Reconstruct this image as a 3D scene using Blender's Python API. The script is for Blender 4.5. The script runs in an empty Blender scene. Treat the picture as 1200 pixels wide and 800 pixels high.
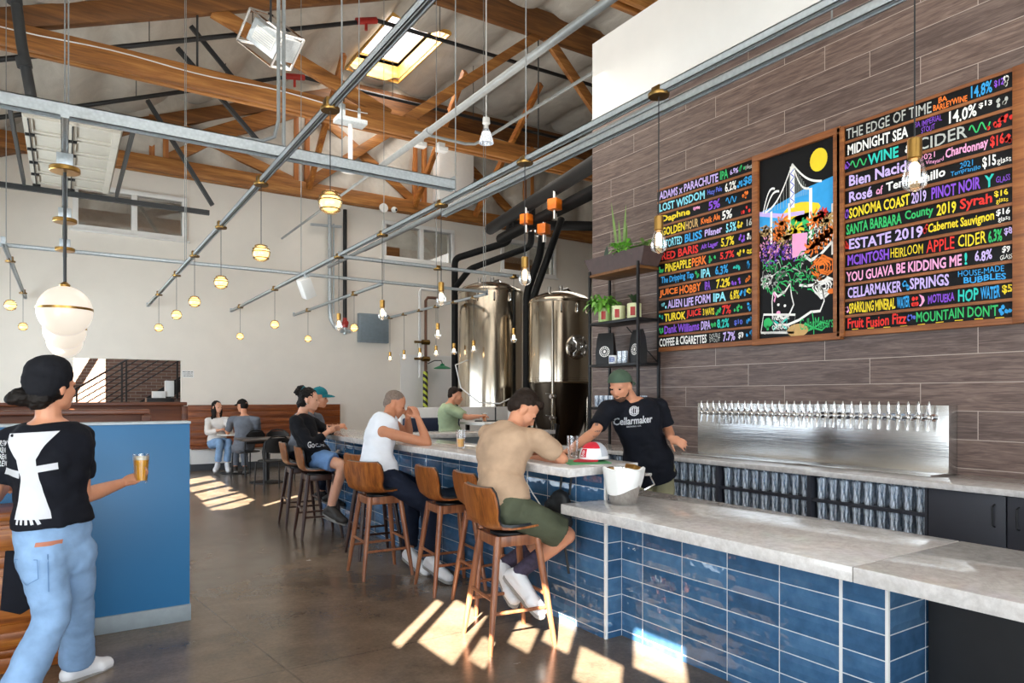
import bpy, bmesh, math, random
from mathutils import Vector, Matrix, Quaternion, noise
from mathutils.bvhtree import BVHTree

random.seed(7)
SC = bpy.context.scene
COL = SC.collection
rad = math.radians

# ------------------------------------------------------------------ camera
EYE = 1.45
CF = Vector((0.5479, 0.8365, 0.0)).normalized()      # view direction
CR = Vector((CF.y, -CF.x, 0.0))
cam_data = bpy.data.cameras.new('camera')
cam_data.sensor_width = 36.0
cam_data.lens = 24.0
cam_data.shift_y = 64.5 / 1200.0
cam_data.clip_start = 0.05
cam = bpy.data.objects.new('camera', cam_data)
cam.location = (0, 0, EYE)
cam.rotation_euler = (rad(90), 0, -math.atan2(CF.x, CF.y))
COL.objects.link(cam)
SC.camera = cam

# ------------------------------------------------------------------ view, sky, sun, daylight and added fill
SC.view_settings.view_transform = 'Standard'
SC.view_settings.look = 'None'
SC.view_settings.exposure = -0.12
SC.view_settings.gamma = 1.0
SC.view_settings.use_curve_mapping = False
SC.cycles.max_bounces = 12
SC.cycles.diffuse_bounces = 4
SC.cycles.glossy_bounces = 4
SC.cycles.transmission_bounces = 12
SC.cycles.transparent_max_bounces = 12
SC.cycles.sample_clamp_indirect = 6.0
SC.cycles.caustics_reflective = False
SC.cycles.caustics_refractive = False

world = bpy.data.worlds.new('sky')
SC.world = world
world.use_nodes = True
wn = world.node_tree
wn.nodes.clear()
w_out = wn.nodes.new('ShaderNodeOutputWorld')
w_bg = wn.nodes.new('ShaderNodeBackground')
w_bg.inputs['Color'].default_value = (0.75, 0.86, 1.0, 1)
w_bg.inputs['Strength'].default_value = 1.6
wn.links.new(w_bg.outputs[0], w_out.inputs[0])

SUN_EL = rad(31)
SUN_AZ = Vector((0.69, 0.72, 0)).normalized()          # the way the light travels over the floor
sun_data = bpy.data.lights.new('sun', 'SUN')
sun_data.energy = 80.0
sun_data.angle = rad(0.25)
sun_data.color = (1.0, 0.93, 0.80)
sun = bpy.data.objects.new('sun', sun_data)
sd = Vector((SUN_AZ.x * math.cos(SUN_EL), SUN_AZ.y * math.cos(SUN_EL), -math.sin(SUN_EL)))
sun.rotation_euler = sd.to_track_quat('-Z', 'Y').to_euler()
sun.location = (-8, -8, 12)
COL.objects.link(sun)

def area(name, loc, target, sx, sy, energy, color=(1, 1, 1)):
    d = bpy.data.lights.new(name, 'AREA')
    d.shape = 'RECTANGLE'
    d.size, d.size_y = sx, sy
    d.energy = energy
    d.color = color
    o = bpy.data.objects.new(name, d)
    o.location = loc
    o.rotation_euler = (Vector(target) - Vector(loc)).to_track_quat('-Z', 'Y').to_euler()
    COL.objects.link(o)
    return o

DAY = (0.82, 0.91, 1.0)
area('daylight_fill_front', (1.4, -3.8, 1.6), (1.4, 2, 1.5), 5.6, 2.9, 330, DAY)  # unseen area fill standing in for daylight from behind the camera
area('daylight_fill_left', (-2.2, 0.3, 1.55), (2, 0.3, 1.3), 4.8, 2.6, 170, DAY)  # unseen daylight fill from the left, its opening added for it
area('daylight_fill_rear', (-2.2, 9.8, 1.8), (3, 9.8, 1.2), 7.5, 2.6, 270, (.72, .85, 1.0))  # added cool fill for the rear hall, set in an added opening
area('daylight_skylight', (5.8, 13.3, 9.1), (5.8, 13.3, 0), 1.1, 2.2, 120, (1, .97, .92))
area('fill_bar', (1.8, 1.6, 4.9), (3.6, 2.6, 0), 3.0, 5.0, 55, (1.0, .94, .86))  # added overhead fill for the bar, no fixture here
area('fill_hall', (4.0, 8.0, 5.2), (4.0, 8.0, 0), 5.0, 4.0, 130, (1.0, .93, .84))  # added overhead fill for the hall, no fixture here
area('fill_roof', (4.5, 8.5, 4.4), (4.5, 8.5, 9), 7.0, 7.0, 150, (1.0, .93, .84))  # added fill aimed up to brighten the roof underside
area('fill_brewery', (10.5, 11.5, 5.2), (9.5, 11.5, 0), 3.0, 3.0, 75, (1.0, .96, .9))  # added fill over the tanks, no fixture here
area('fill_loft', (3.5, 17, 8.5), (3.5, 17.5, 4), 6, 1.5, 600, (1, .97, .92))  # added fill that brightens what the inner windows show
area('fill_stair_hall', (0.8, 16.4, 3.4), (0.8, 18, 1.0), 1.5, 1.5, 30, DAY)  # added fill for the room behind the doorway

# ------------------------------------------------------------------ helpers
def W(px, py, F):
    """point that the photograph's pixel shows at distance F in front of the camera"""
    r = (px - 600.0) / 800.0 * F
    p = CF * F + CR * r
    return Vector((p.x, p.y, EYE - (py - 464.5) * F / 800.0))

def tag(o, label=None, cat=None, group=None, kind=None):
    if label: o['label'] = label
    if cat: o['category'] = cat
    if group: o['group'] = group
    if kind: o['kind'] = kind
    return o

def thing(name, label, cat, loc=(0, 0, 0), rz=0.0, group=None):
    o = bpy.data.objects.new(name, None)
    o.empty_display_size = 0.1
    COL.objects.link(o)
    o.location = loc
    o.rotation_euler = (0, 0, rz)
    return tag(o, label, cat, group)

def kids(o):
    return [c for c in bpy.data.objects if c.parent == o]

def dup(root, loc, rz=None, label=None, group=None, parent=None):
    r = root.copy()
    COL.objects.link(r)
    if parent is not None:
        r.parent = parent
    elif loc is not None:
        r.location = loc
    if rz is not None:
        r.rotation_euler = (0, 0, rz)
    if label: r['label'] = label
    if group: r['group'] = group
    for c in root.children:
        dup(c, None, parent=r)
    return r

class MB:
    def __init__(s):
        s.bm = bmesh.new()
        s.mi = 0
    def add(s, verts, faces):
        vs = [s.bm.verts.new(v) for v in verts]
        for f in faces:
            try:
                fc = s.bm.faces.new([vs[i] for i in f])
                fc.material_index = s.mi
            except ValueError:
                pass
        return vs
    def box(s, a, b, bev=0.0, M=None):
        x0, y0, z0 = (min(a[i], b[i]) for i in range(3))
        x1, y1, z1 = (max(a[i], b[i]) for i in range(3))
        v = [(x0, y0, z0), (x1, y0, z0), (x1, y1, z0), (x0, y1, z0), (x0, y0, z1), (x1, y0, z1), (x1, y1, z1), (x0, y1, z1)]
        f = [(3, 2, 1, 0), (4, 5, 6, 7), (0, 1, 5, 4), (1, 2, 6, 5), (2, 3, 7, 6), (3, 0, 4, 7)]
        v = [Vector(p) for p in v]
        if M is not None: v = [M @ p for p in v]
        vs = s.add(v, f)
        if bev > 0:
            es = list({e for q in vs for e in q.link_edges})
            r = bmesh.ops.bevel(s.bm, geom=es, offset=bev, segments=2, affect='EDGES', profile=0.5)
            for fc in r['faces']: fc.material_index = s.mi
        return s
    def bar(s, p0, p1, w, h, bev=0.0, up=(0, 0, 1)):
        """rectangular bar from p0 to p1, w sideways, h along up"""
        p0, p1 = Vector(p0), Vector(p1)
        d = p1 - p0
        L = d.length
        d.normalize()
        u = Vector(up)
        if abs(d.dot(u)) > .98: u = Vector((0, 1, 0))
        x = d.cross(u).normalized()
        z = x.cross(d).normalized()
        M = Matrix((x, d, z)).transposed().to_4x4()
        M.translation = p0
        return s.box((-w / 2, 0, -h / 2), (w / 2, L, h / 2), bev, M)
    def cyl(s, p0, p1, r0, r1=None, n=14, caps=True):
        p0, p1 = Vector(p0), Vector(p1)
        if r1 is None: r1 = r0
        d = (p1 - p0).normalized()
        u = Vector((0, 0, 1)) if abs(d.z) < .95 else Vector((1, 0, 0))
        x = d.cross(u).normalized()
        y = d.cross(x).normalized()
        v = []
        for p, r in ((p0, r0), (p1, r1)):
            for k in range(n):
                a = 2 * math.pi * k / n
                v.append(p + (x * math.cos(a) + y * math.sin(a)) * r)
        f = [(k, k + n, (k + 1) % n + n, (k + 1) % n) for k in range(n)]
        if caps: f += [tuple(range(n)), tuple(range(2 * n - 1, n - 1, -1))]
        s.add(v, f)
        return s
    def tube(s, pts, r, n=8, caps=True, closed=False):
        pts = [Vector(p) for p in pts]
        m = len(pts)
        rr = r if isinstance(r, (list, tuple)) else [r] * m
        t = []
        for i in range(m):
            a = pts[i - 1] if (i > 0 or closed) else pts[i]
            b = pts[(i + 1) % m] if (i < m - 1 or closed) else pts[i]
            t.append((b - a).normalized())
        u = Vector((0, 0, 1)) if abs(t[0].z) < .9 else Vector((1, 0, 0))
        x = t[0].cross(u).normalized()
        v, f = [], []
        for i in range(m):
            x = (x - t[i] * x.dot(t[i])).normalized()
            y = t[i].cross(x)
            for k in range(n):
                a = 2 * math.pi * k / n
                v.append(pts[i] + (x * math.cos(a) + y * math.sin(a)) * rr[i])
        for i in range(m if closed else m - 1):
            j = (i + 1) % m
            for k in range(n):
                f.append((i * n + k, i * n + (k + 1) % n, j * n + (k + 1) % n, j * n + k))
        if caps and not closed:
            f += [tuple(range(n - 1, -1, -1)), tuple(range((m - 1) * n, m * n))]
        s.add(v, f)
        return s
    def lathe(s, prof, n=24, M=None, sy=1.0, ring=False):
        v, f, m = [], [], len(prof)
        for r, z in prof:
            for k in range(n):
                a = 2 * math.pi * k / n
                p = Vector((r * math.cos(a), r * sy * math.sin(a), z))
                v.append(M @ p if M is not None else p)
        for i in range(m - 1):
            for k in range(n):
                f.append((i * n + k, i * n + (k + 1) % n, (i + 1) * n + (k + 1) % n, (i + 1) * n + k))
        if ring:
            f += [((m - 1) * n + k, (m - 1) * n + (k + 1) % n, (k + 1) % n, k) for k in range(n)]
        else:
            f += [tuple(range(n - 1, -1, -1)), tuple(range((m - 1) * n, m * n))]
        vs = s.add(v, f)
        bmesh.ops.remove_doubles(s.bm, verts=vs, dist=1e-5)
        return s
    def ell(s, c, r, M=None, n=16, m=10):
        """ellipsoid; M = 3x3 orientation"""
        if not isinstance(r, (tuple, list)): r = (r, r, r)
        c = Vector(c)
        v, f = [], []
        for i in range(1, m):
            t = math.pi * i / m
            for k in range(n):
                a = 2 * math.pi * k / n
                p = Vector((r[0] * math.sin(t) * math.cos(a), r[1] * math.sin(t) * math.sin(a), r[2] * math.cos(t)))
                v.append(c + (M @ p if M is not None else p))
        top = Vector((0, 0, r[2]))
        v.append(c + (M @ top if M is not None else top))
        v.append(c - (M @ top if M is not None else top))
        a, b = len(v) - 2, len(v) - 1
        for i in range(m - 2):
            for k in range(n):
                f.append((i * n + k, (i + 1) * n + k, (i + 1) * n + (k + 1) % n, i * n + (k + 1) % n))
        for k in range(n):
            f.append((a, k, (k + 1) % n))
            f.append((b, (m - 2) * n + (k + 1) % n, (m - 2) * n + k))
        s.add(v, f)
        return s
    def cap(s, p0, p1, r0, r1, n=12):
        """tapered limb with round ends"""
        p0, p1 = Vector(p0), Vector(p1)
        s.cyl(p0, p1, r0, r1, n)
        s.ell(p0, r0, n=n, m=8)
        s.ell(p1, r1, n=n, m=8)
        return s
    def loft(s, rings, caps=True):
        n, m = len(rings[0]), len(rings)
        v = [Vector(p) for r in rings for p in r]
        f = []
        for i in range(m - 1):
            for k in range(n):
                f.append((i * n + k, i * n + (k + 1) % n, (i + 1) * n + (k + 1) % n, (i + 1) * n + k))
        if caps: f += [tuple(range(n - 1, -1, -1)), tuple(range((m - 1) * n, m * n))]
        s.add(v, f)
        return s
    def prism(s, poly, z0, z1, M=None, bev=0.0):
        n = len(poly)
        v = [Vector((x, y, z0)) for x, y in poly] + [Vector((x, y, z1)) for x, y in poly]
        if M is not None: v = [M @ p for p in v]
        f = [tuple(range(n - 1, -1, -1)), tuple(range(n, 2 * n))] + [(k, (k + 1) % n, (k + 1) % n + n, k + n) for k in range(n)]
        vs = s.add(v, f)
        if bev > 0:
            es = list({e for q in vs for e in q.link_edges})
            bmesh.ops.bevel(s.bm, geom=es, offset=bev, segments=2, affect='EDGES', profile=0.5)
        return s
    def sheet(s, grid):
        """grid of points (rows of equal length), single surface"""
        m, n = len(grid), len(grid[0])
        v = [Vector(p) for r in grid for p in r]
        s.add(v, [(i * n + k, i * n + k + 1, (i + 1) * n + k + 1, (i + 1) * n + k) for i in range(m - 1) for k in range(n - 1)])
        return s
    def mesh(s, name, angle=35):
        bmesh.ops.recalc_face_normals(s.bm, faces=s.bm.faces)
        me = bpy.data.meshes.new(name)
        s.bm.to_mesh(me)
        s.bm.free()
        if angle:
            me.shade_smooth()
            me.set_sharp_from_angle(angle=rad(angle))
        return me
    def build(s, name, mats, parent=None, angle=35, origin=None):
        me = s.mesh(name, angle)
        return link(name, me, mats, parent, origin)

def link(name, me, mats, parent=None, origin=None):
    if not isinstance(mats, (list, tuple)): mats = [mats]
    for m in mats: me.materials.append(m)
    o = bpy.data.objects.new(name, me)
    COL.objects.link(o)
    if parent is not None:
        o.parent = parent
    if origin is not None:
        me.transform(Matrix.Translation(-Vector(origin)))
        o.location = origin
    return o

def solid(name, mats, label, cat, fn, group=None, angle=35, origin=None):
    """a thing made of one mesh"""
    m = MB()
    fn(m)
    return tag(m.build(name, mats, None, angle, origin), label, cat, group)

def struct(name, m, mats, angle=35, parent=None):
    o = m.build(name, mats, parent, angle)
    if parent is None: o['kind'] = 'structure'
    return o

def remesh(m, voxel, smooth=4, wrinkle=0.0, wscale=9.0, seed=0.0):
    """union of closed shells -> one continuous skin"""
    bmesh.ops.recalc_face_normals(m.bm, faces=m.bm.faces)
    me = bpy.data.meshes.new('tmp')
    m.bm.to_mesh(me)
    m.bm.free()
    o = bpy.data.objects.new('tmp', me)
    COL.objects.link(o)
    r = o.modifiers.new('r', 'REMESH')
    r.mode = 'VOXEL'
    r.voxel_size = voxel
    r.use_smooth_shade = True
    sm = o.modifiers.new('s', 'SMOOTH')
    sm.factor = 0.5
    sm.iterations = smooth
    dg = bpy.context.evaluated_depsgraph_get()
    dg.update()
    res = bpy.data.meshes.new_from_object(o.evaluated_get(dg))
    bpy.data.objects.remove(o)
    bpy.data.meshes.remove(me)
    if wrinkle:
        co = [v.co.copy() for v in res.vertices]
        no = [v.normal.copy() for v in res.vertices]
        for i, v in enumerate(res.vertices):
            p = co[i]
            q = Vector((p.x * wscale + seed, p.y * wscale, p.z * wscale * 1.6))
            k = noise.noise(q) + .5 * noise.noise(q * 2.1)
            k = (abs(k) ** .7) * (1 if k > 0 else -1)
            v.co = p + no[i] * wrinkle * k
    res.shade_smooth()
    return res

# ------------------------------------------------------------------ materials
def srgb(h):
    h = h.lstrip('#')
    c = [int(h[i:i + 2], 16) / 255 for i in (0, 2, 4)]
    return tuple(x / 12.92 if x <= .04045 else ((x + .055) / 1.055) ** 2.4 for x in c) + (1,)

class G:
    """node graph helper"""
    def __init__(s, name):
        s.m = bpy.data.materials.new(name)
        s.m.use_nodes = True
        s.nt = s.m.node_tree
        s.nt.nodes.clear()
        s.out = s.nt.nodes.new('ShaderNodeOutputMaterial')
        s.b = s.nt.nodes.new('ShaderNodeBsdfPrincipled')
        s.nt.links.new(s.b.outputs[0], s.out.inputs[0])
    def put(s, sock, v):
        if isinstance(v, bpy.types.NodeSocket): s.nt.links.new(v, sock)
        elif v is not None: sock.default_value = v
    def n(s, t, ins=None, **props):
        nd = s.nt.nodes.new(t)
        for k, v in props.items(): setattr(nd, k, v)
        for k, v in (ins or {}).items(): s.put(nd.inputs[k], v)
        return nd
    def math(s, op, a, b=None, c=None):
        nd = s.n('ShaderNodeMath', operation=op)
        s.put(nd.inputs[0], a)
        if b is not None: s.put(nd.inputs[1], b)
        if c is not None: s.put(nd.inputs[2], c)
        return nd.outputs[0]
    def obj(s): return s.n('ShaderNodeTexCoord').outputs['Object']
    def pos(s): return s.n('ShaderNodeNewGeometry').outputs['Position']
    def nrm(s): return s.n('ShaderNodeNewGeometry').outputs['True Normal']
    def sep(s, v):
        o = s.n('ShaderNodeSeparateXYZ', {0: v}).outputs
        return o[0], o[1], o[2]
    def comb(s, x, y, z): return s.n('ShaderNodeCombineXYZ', {0: x, 1: y, 2: z}).outputs[0]
    def map(s, v, scale=(1, 1, 1), loc=(0, 0, 0)):
        return s.n('ShaderNodeMapping', {'Vector': v, 'Scale': scale, 'Location': loc}).outputs[0]
    def noise(s, v, scale, detail=4, rough=.55, dist=0.0):
        return s.n('ShaderNodeTexNoise', {'Vector': v, 'Scale': scale, 'Detail': detail, 'Roughness': rough, 'Distortion': dist}).outputs[0]
    def white(s, v): return s.n('ShaderNodeTexWhiteNoise', {'Vector': v}, noise_dimensions='3D').outputs[0]
    def ramp(s, f, stops):
        nd = s.n('ShaderNodeValToRGB', {0: f})
        e = nd.color_ramp.elements
        while len(e) < len(stops): e.new(.5)
        for i, (p, c) in enumerate(stops):
            e[i].position = p
            e[i].color = c if len(c) == 4 else (*c, 1)
        return nd.outputs[0]
    def mix(s, f, a, b, mode='MIX'):
        nd = s.n('ShaderNodeMix', data_type='RGBA', blend_type=mode)
        s.put(nd.inputs[0], f)
        s.put(nd.inputs[6], a)
        s.put(nd.inputs[7], b)
        return nd.outputs[2]
    def bump(s, h, strength=.3, dist=.01):
        nd = s.n('ShaderNodeBump', {'Height': h, 'Strength': strength, 'Distance': dist})
        s.put(s.b.inputs['Normal'], nd.outputs[0])
    def set(s, col=None, rough=None, metal=None, spec=None, **kw):
        s.put(s.b.inputs['Base Color'], col)
        s.put(s.b.inputs['Roughness'], rough)
        s.put(s.b.inputs['Metallic'], metal)
        s.put(s.b.inputs['Specular IOR Level'], spec)
        for k, v in kw.items(): s.put(s.b.inputs[k.replace('_', ' ')], v)
        return s.m

def plain(name, hexc, rough=.6, metal=0.0, var=.08, scale=14.0, bump=0.0, spec=.5):
    """painted or woven stuff with a slight procedural unevenness"""
    g = G(name)
    c = srgb(hexc)
    f = g.noise(g.obj(), scale, 3)
    lo = tuple(x * (1 - var) for x in c[:3]) + (1,)
    hi = tuple(min(1, x * (1 + var)) for x in c[:3]) + (1,)
    col = g.ramp(f, [(.3, lo), (.7, hi)])
    if bump: g.bump(g.noise(g.obj(), scale * 6, 2), bump, .004)
    return g.set(col, rough, metal, spec)

def wood(name, dark, mid, light, axis='x', scale=1.0, rough=.42, spec=.5, bump=.05):
    g = G(name)
    sc = {'x': (1, 14, 14), 'y': (14, 1, 14), 'z': (14, 14, 1)}[axis]
    v = g.map(g.obj(), tuple(k * scale for k in sc))
    f = g.noise(v, 2.2, 6, .62, .6)
    f2 = g.noise(v, 9, 3)
    k = g.math('ADD', g.math('MULTIPLY', f, .75), g.math('MULTIPLY', f2, .25))
    col = g.ramp(k, [(.30, srgb(dark)), (.5, srgb(mid)), (.68, srgb(light))])
    g.bump(k, bump, .004)
    return g.set(col, rough, 0, spec)

def glow(name, hexc, strength):
    g = G(name)
    c = srgb(hexc)
    g.put(g.b.inputs['Emission Color'], c)
    g.put(g.b.inputs['Emission Strength'], strength)
    return g.set(tuple(x * .35 for x in c[:3]) + (1,), .3)

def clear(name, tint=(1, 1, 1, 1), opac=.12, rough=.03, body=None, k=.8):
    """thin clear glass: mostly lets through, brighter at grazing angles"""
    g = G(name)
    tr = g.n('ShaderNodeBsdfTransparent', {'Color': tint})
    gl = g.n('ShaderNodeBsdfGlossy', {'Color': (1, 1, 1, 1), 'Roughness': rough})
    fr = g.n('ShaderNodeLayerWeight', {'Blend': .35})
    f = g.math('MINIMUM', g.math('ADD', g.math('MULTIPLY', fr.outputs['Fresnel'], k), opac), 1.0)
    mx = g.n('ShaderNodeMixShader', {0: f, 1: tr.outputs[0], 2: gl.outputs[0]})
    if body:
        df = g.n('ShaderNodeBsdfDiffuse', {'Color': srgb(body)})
        w = g.math('MULTIPLY', g.math('SMOOTH_MIN', g.math('MAXIMUM', g.math('MULTIPLY', g.math('SUBTRACT', g.noise(g.map(g.obj(), (75, 75, 9)), 1.0, 2), .46), 6.0), .06), 1.0, .05), .85)  # white diffuse streaks painted in as glints on the glass
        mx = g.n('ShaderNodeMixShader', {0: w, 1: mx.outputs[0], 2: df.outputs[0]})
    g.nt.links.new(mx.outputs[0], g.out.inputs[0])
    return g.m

# --- room surfaces
def m_concrete():
    g = G('polished_concrete')
    p = g.pos()
    a = g.noise(p, .55, 6, .6, .8)
    b = g.noise(p, 3.1, 5, .65)
    c = g.noise(p, 42, 3, .7)
    k = g.math('ADD', g.math('ADD', g.math('MULTIPLY', a, .55), g.math('MULTIPLY', b, .30)), g.math('MULTIPLY', c, .18))
    col = g.ramp(k, [(.36, srgb('#453b30')), (.5, srgb('#68594a')), (.62, srgb('#826f5d')), (.74, srgb('#988672'))])
    x, y, z = g.sep(p)
    j1 = g.math('LESS_THAN', g.math('ABSOLUTE', g.math('SUBTRACT', g.math('FRACT', g.math('DIVIDE', g.math('ADD', x, g.math('MULTIPLY', y, .12)), 3.4)), .42)), .0016)
    j2 = g.math('LESS_THAN', g.math('ABSOLUTE', g.math('SUBTRACT', g.math('FRACT', g.math('DIVIDE', y, 4.1)), .9)), .0014)
    col = g.mix(g.math('MULTIPLY', g.math('MAXIMUM', j1, j2), .35), col, srgb('#2d2721'))
    r = g.math('ADD', g.math('MULTIPLY', b, .22), .12)
    g.bump(k, .04, .01)
    return g.set(col, r, 0, .55)

def m_planks():
    """wood-look porcelain planks with pale grout on the bar wall (runs along Y)"""
    g = G('wood_look_wall_tile')
    x, y, z = g.sep(g.pos())
    H_, L_ = .1975, 1.12
    v = g.math('DIVIDE', g.math('SUBTRACT', z, 1.547), H_)
    row = g.math('FLOOR', v)
    fv = g.math('FRACT', v)
    u = g.math('SUBTRACT', g.math('DIVIDE', y, L_), g.math('ADD', g.math('DIVIDE', row, 3.0), .5857))
    colm = g.math('FLOOR', u)
    fu = g.math('FRACT', u)
    ev = g.math('MULTIPLY', g.math('SUBTRACT', .5, g.math('ABSOLUTE', g.math('SUBTRACT', fv, .5))), H_)
    eu = g.math('MULTIPLY', g.math('SUBTRACT', .5, g.math('ABSOLUTE', g.math('SUBTRACT', fu, .5))), L_)
    gr = g.math('LESS_THAN', g.math('MINIMUM', ev, eu), .0026)
    wn_ = g.white(g.comb(row, colm, 3.0))
    off = g.math('MULTIPLY', wn_, 30)
    vec = g.comb(off, g.math('MULTIPLY', y, 1.3), g.math('ADD', g.math('MULTIPLY', z, 15), off))
    f = g.noise(vec, 2.4, 7, .64, .9)
    f2 = g.noise(g.comb(off, g.math('MULTIPLY', y, 3.5), g.math('MULTIPLY', z, 60)), 3, 4)
    k = g.math('ADD', g.math('MULTIPLY', f, .7), g.math('MULTIPLY', f2, .3))
    base = g.ramp(k, [(.34, srgb('#4a3a35')), (.5, srgb('#6b5850')), (.64, srgb('#857168'))])
    base = g.mix(1.0, base, g.ramp(wn_, [(0, (.78, .78, .8)), (1, (1.12, 1.1, 1.08))]), 'MULTIPLY')
    col = g.mix(gr, base, srgb('#b3a398'))
    hgt = g.math('SUBTRACT', g.math('MULTIPLY', k, .3), gr)
    g.bump(hgt, .25, .006)
    return g.set(col, .46, 0, .45)

def m_bar_tile():
    """stacked glazed tile, blue, some with a raised faceted face"""
    g = G('blue_glazed_tile')
    x, y, z = g.sep(g.pos())
    nx, ny, nz = g.sep(g.nrm())
    ax = g.math('GREATER_THAN', g.math('ABSOLUTE', nx), .5)
    t = g.math('ADD', g.math('MULTIPLY', ax, g.math('SUBTRACT', g.math('SUBTRACT', y, 2.925), g.math('MULTIPLY', g.math('LESS_THAN', x, 2.76), .16))), g.math('MULTIPLY', g.math('SUBTRACT', 1, ax), g.math('SUBTRACT', x, 2.83)))
    L_, H_ = .305, .107
    u = g.math('DIVIDE', t, L_)
    v = g.math('DIVIDE', g.math('SUBTRACT', z, .037), H_)
    fu, fv = g.math('FRACT', u), g.math('FRACT', v)
    cell = g.comb(g.math('FLOOR', u), g.math('FLOOR', v), ax)
    rnd = g.white(cell)
    du = g.math('MULTIPLY', g.math('SUBTRACT', .5, g.math('ABSOLUTE', g.math('SUBTRACT', fu, .5))), L_)
    dv = g.math('MULTIPLY', g.math('SUBTRACT', .5, g.math('ABSOLUTE', g.math('SUBTRACT', fv, .5))), H_)
    gr = g.math('LESS_THAN', g.math('MINIMUM', du, dv), .0026)
    # facet: a flat hexagon lifted in the middle with sloping sides
    hexd = g.math('MINIMUM', g.math('MULTIPLY', dv, 1.0), g.math('SUBTRACT', g.math('MULTIPLY', du, .62), g.math('MULTIPLY', g.math('ABSOLUTE', g.math('SUBTRACT', fv, .5)), -.02)))
    hexd = g.math('MINIMUM', hexd, g.math('ADD', g.math('MULTIPLY', g.math('ADD', du, dv), .52), -.006))
    lift = g.math('MINIMUM', g.math('DIVIDE', hexd, .034), 1.0)
    lift = g.math('MULTIPLY', lift, g.math('ADD', g.math('MULTIPLY', rnd, .75), .25))
    wav = g.noise(g.pos(), 7.5, 2)
    hgt = g.math('ADD', g.math('MULTIPLY', lift, .55), g.math('ADD', g.math('MULTIPLY', wav, .45), g.math('MULTIPLY', gr, -.35)))
    gl = g.noise(g.pos(), 16, 4)
    kk = g.math('ADD', g.math('MULTIPLY', rnd, .45), g.math('MULTIPLY', gl, .55))
    base = g.ramp(kk, [(.2, srgb('#2d4d6c')), (.5, srgb('#3b6389')), (.8, srgb('#547b9f'))])
    col = g.mix(gr, base, srgb('#cdd3d8'))
    g.bump(hgt, .85, .02)
    r = g.math('ADD', g.math('MULTIPLY', gr, .6), .05)
    return g.set(col, r, 0, .65)

def m_quilt():
    g = G('white_quilted_insulation')
    f = g.noise(g.map(g.pos(), (1.0, .5, 1)), 2.4, 5, .6, .7)
    col = g.ramp(f, [(.3, srgb('#b3aca2')), (.7, srgb('#cdc7bd'))])
    g.bump(f, .35, .08)
    return g.set(col, .55, 0, .3)

def m_quartz():
    g = G('white_veined_quartz')
    p = g.pos()
    a = g.noise(p, 3.2, 8, .68, 1.6)
    vein = g.math('POWER', g.math('SUBTRACT', 1.0, g.math('MINIMUM', g.math('MULTIPLY', g.math('ABSOLUTE', g.math('SUBTRACT', a, .5)), 9.0), 1.0)), 2.5)
    b = g.noise(p, 26, 5, .7)
    col = g.ramp(b, [(.3, srgb('#c0bab6')), (.65, srgb('#dad6d3'))])
    col = g.mix(g.math('MULTIPLY', vein, .26), col, srgb('#9a9695'))
    return g.set(col, .09, 0, .6)

def m_brick():
    g = G('old_brick')
    x, y, z = g.sep(g.pos())
    nd = g.n('ShaderNodeTexBrick', {'Vector': g.comb(g.math('ADD', x, y), z, 0), 'Color1': srgb('#6e5146'), 'Color2': srgb('#8a6a5a'), 'Mortar': srgb('#a79c92'),
             'Scale': 1.0, 'Mortar Size': .006, 'Brick Width': .22, 'Row Height': .075})
    g.bump(nd.outputs['Fac'], -.3, .01)
    return g.set(nd.outputs['Color'], .85)

def m_steel(name, rough=.16, aniso=True, tint='#c9c6c1'):
    g = G(name)
    v = g.map(g.obj(), (60, 60, .6))
    f = g.noise(v, 1.5, 3)
    r = g.math('ADD', g.math('MULTIPLY', f, .10), rough - .05)
    g.bump(g.noise(g.map(g.obj(), (3, 3, .8)), 1.2, 2), .08, .02)
    return g.set(srgb(tint), r, 1.0)

def m_galv():
    g = G('galvanised_steel')
    vo = g.n('ShaderNodeTexVoronoi', {'Vector': g.obj(), 'Scale': 45.0})
    col = g.mix(g.math('MULTIPLY', vo.outputs['Distance'], .6), srgb('#c3cace'), srgb('#9ba3a8'))
    return g.set(col, .34, .45)

M = {}
M['concrete'] = m_concrete()
M['planks'] = m_planks()
M['bar_tile'] = m_bar_tile()
M['quilt'] = m_quilt()
M['quartz'] = m_quartz()
M['brick'] = m_brick()
M['steel'] = m_steel('brushed_stainless', tint='#c6bbaa')
g_ = G('brushed_tap_sheet')
g_.bump(g_.noise(g_.map(g_.obj(), (2, 2, 260)), 1.0, 2), .22, .004)
M['tap_steel'] = g_.set(srgb('#d3d2d0'), .22, 1.0)
M['chrome'] = m_steel('chrome', .10, tint='#dcdcdc')
M['galv'] = m_galv()
M['old_galv'] = plain('weathered_conduit_steel', '#8d9090', .45, .3)
M['white_wall'] = plain('white_wall_paint', '#e9e6e2', .75, var=.02, scale=3)
M['cream_wall'] = plain('warm_white_wall_paint', '#ebe3d8', .75, var=.02, scale=3)
M['white_trim'] = plain('white_trim_paint', '#eceae6', .5, var=.02)
M['grey_base'] = plain('grey_baseboard_paint', '#8d979c', .5)
M['dark_base'] = plain('dark_grey_base', '#3f4247', .6)
M['timber'] = wood('fir_timber', '#5b3614', '#955e28', '#bd8444', 'x', .35, .55)
M['timber_y'] = wood('fir_timber_long', '#6a3813', '#a46225', '#c98a42', 'y', .35, .55)
M['timber_z'] = wood('fir_timber_upright', '#7a441c', '#a7652f', '#c68745', 'z', .35, .55)
M['timber_dark'] = wood('dark_stained_timber', '#46280f', '#6c431c', '#8e5d2c', 'x', .35, .6)
M['skylight_wood'] = wood('pale_skylight_wood', '#c98f3c', '#e3b25a', '#f2cf86', 'x', .5, .5)
M['black_metal'] = plain('black_metal', '#1b1b1d', .45, .3)
M['black_matte'] = plain('black_rubber_insulation', '#09090a', .7, spec=.25)
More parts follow.
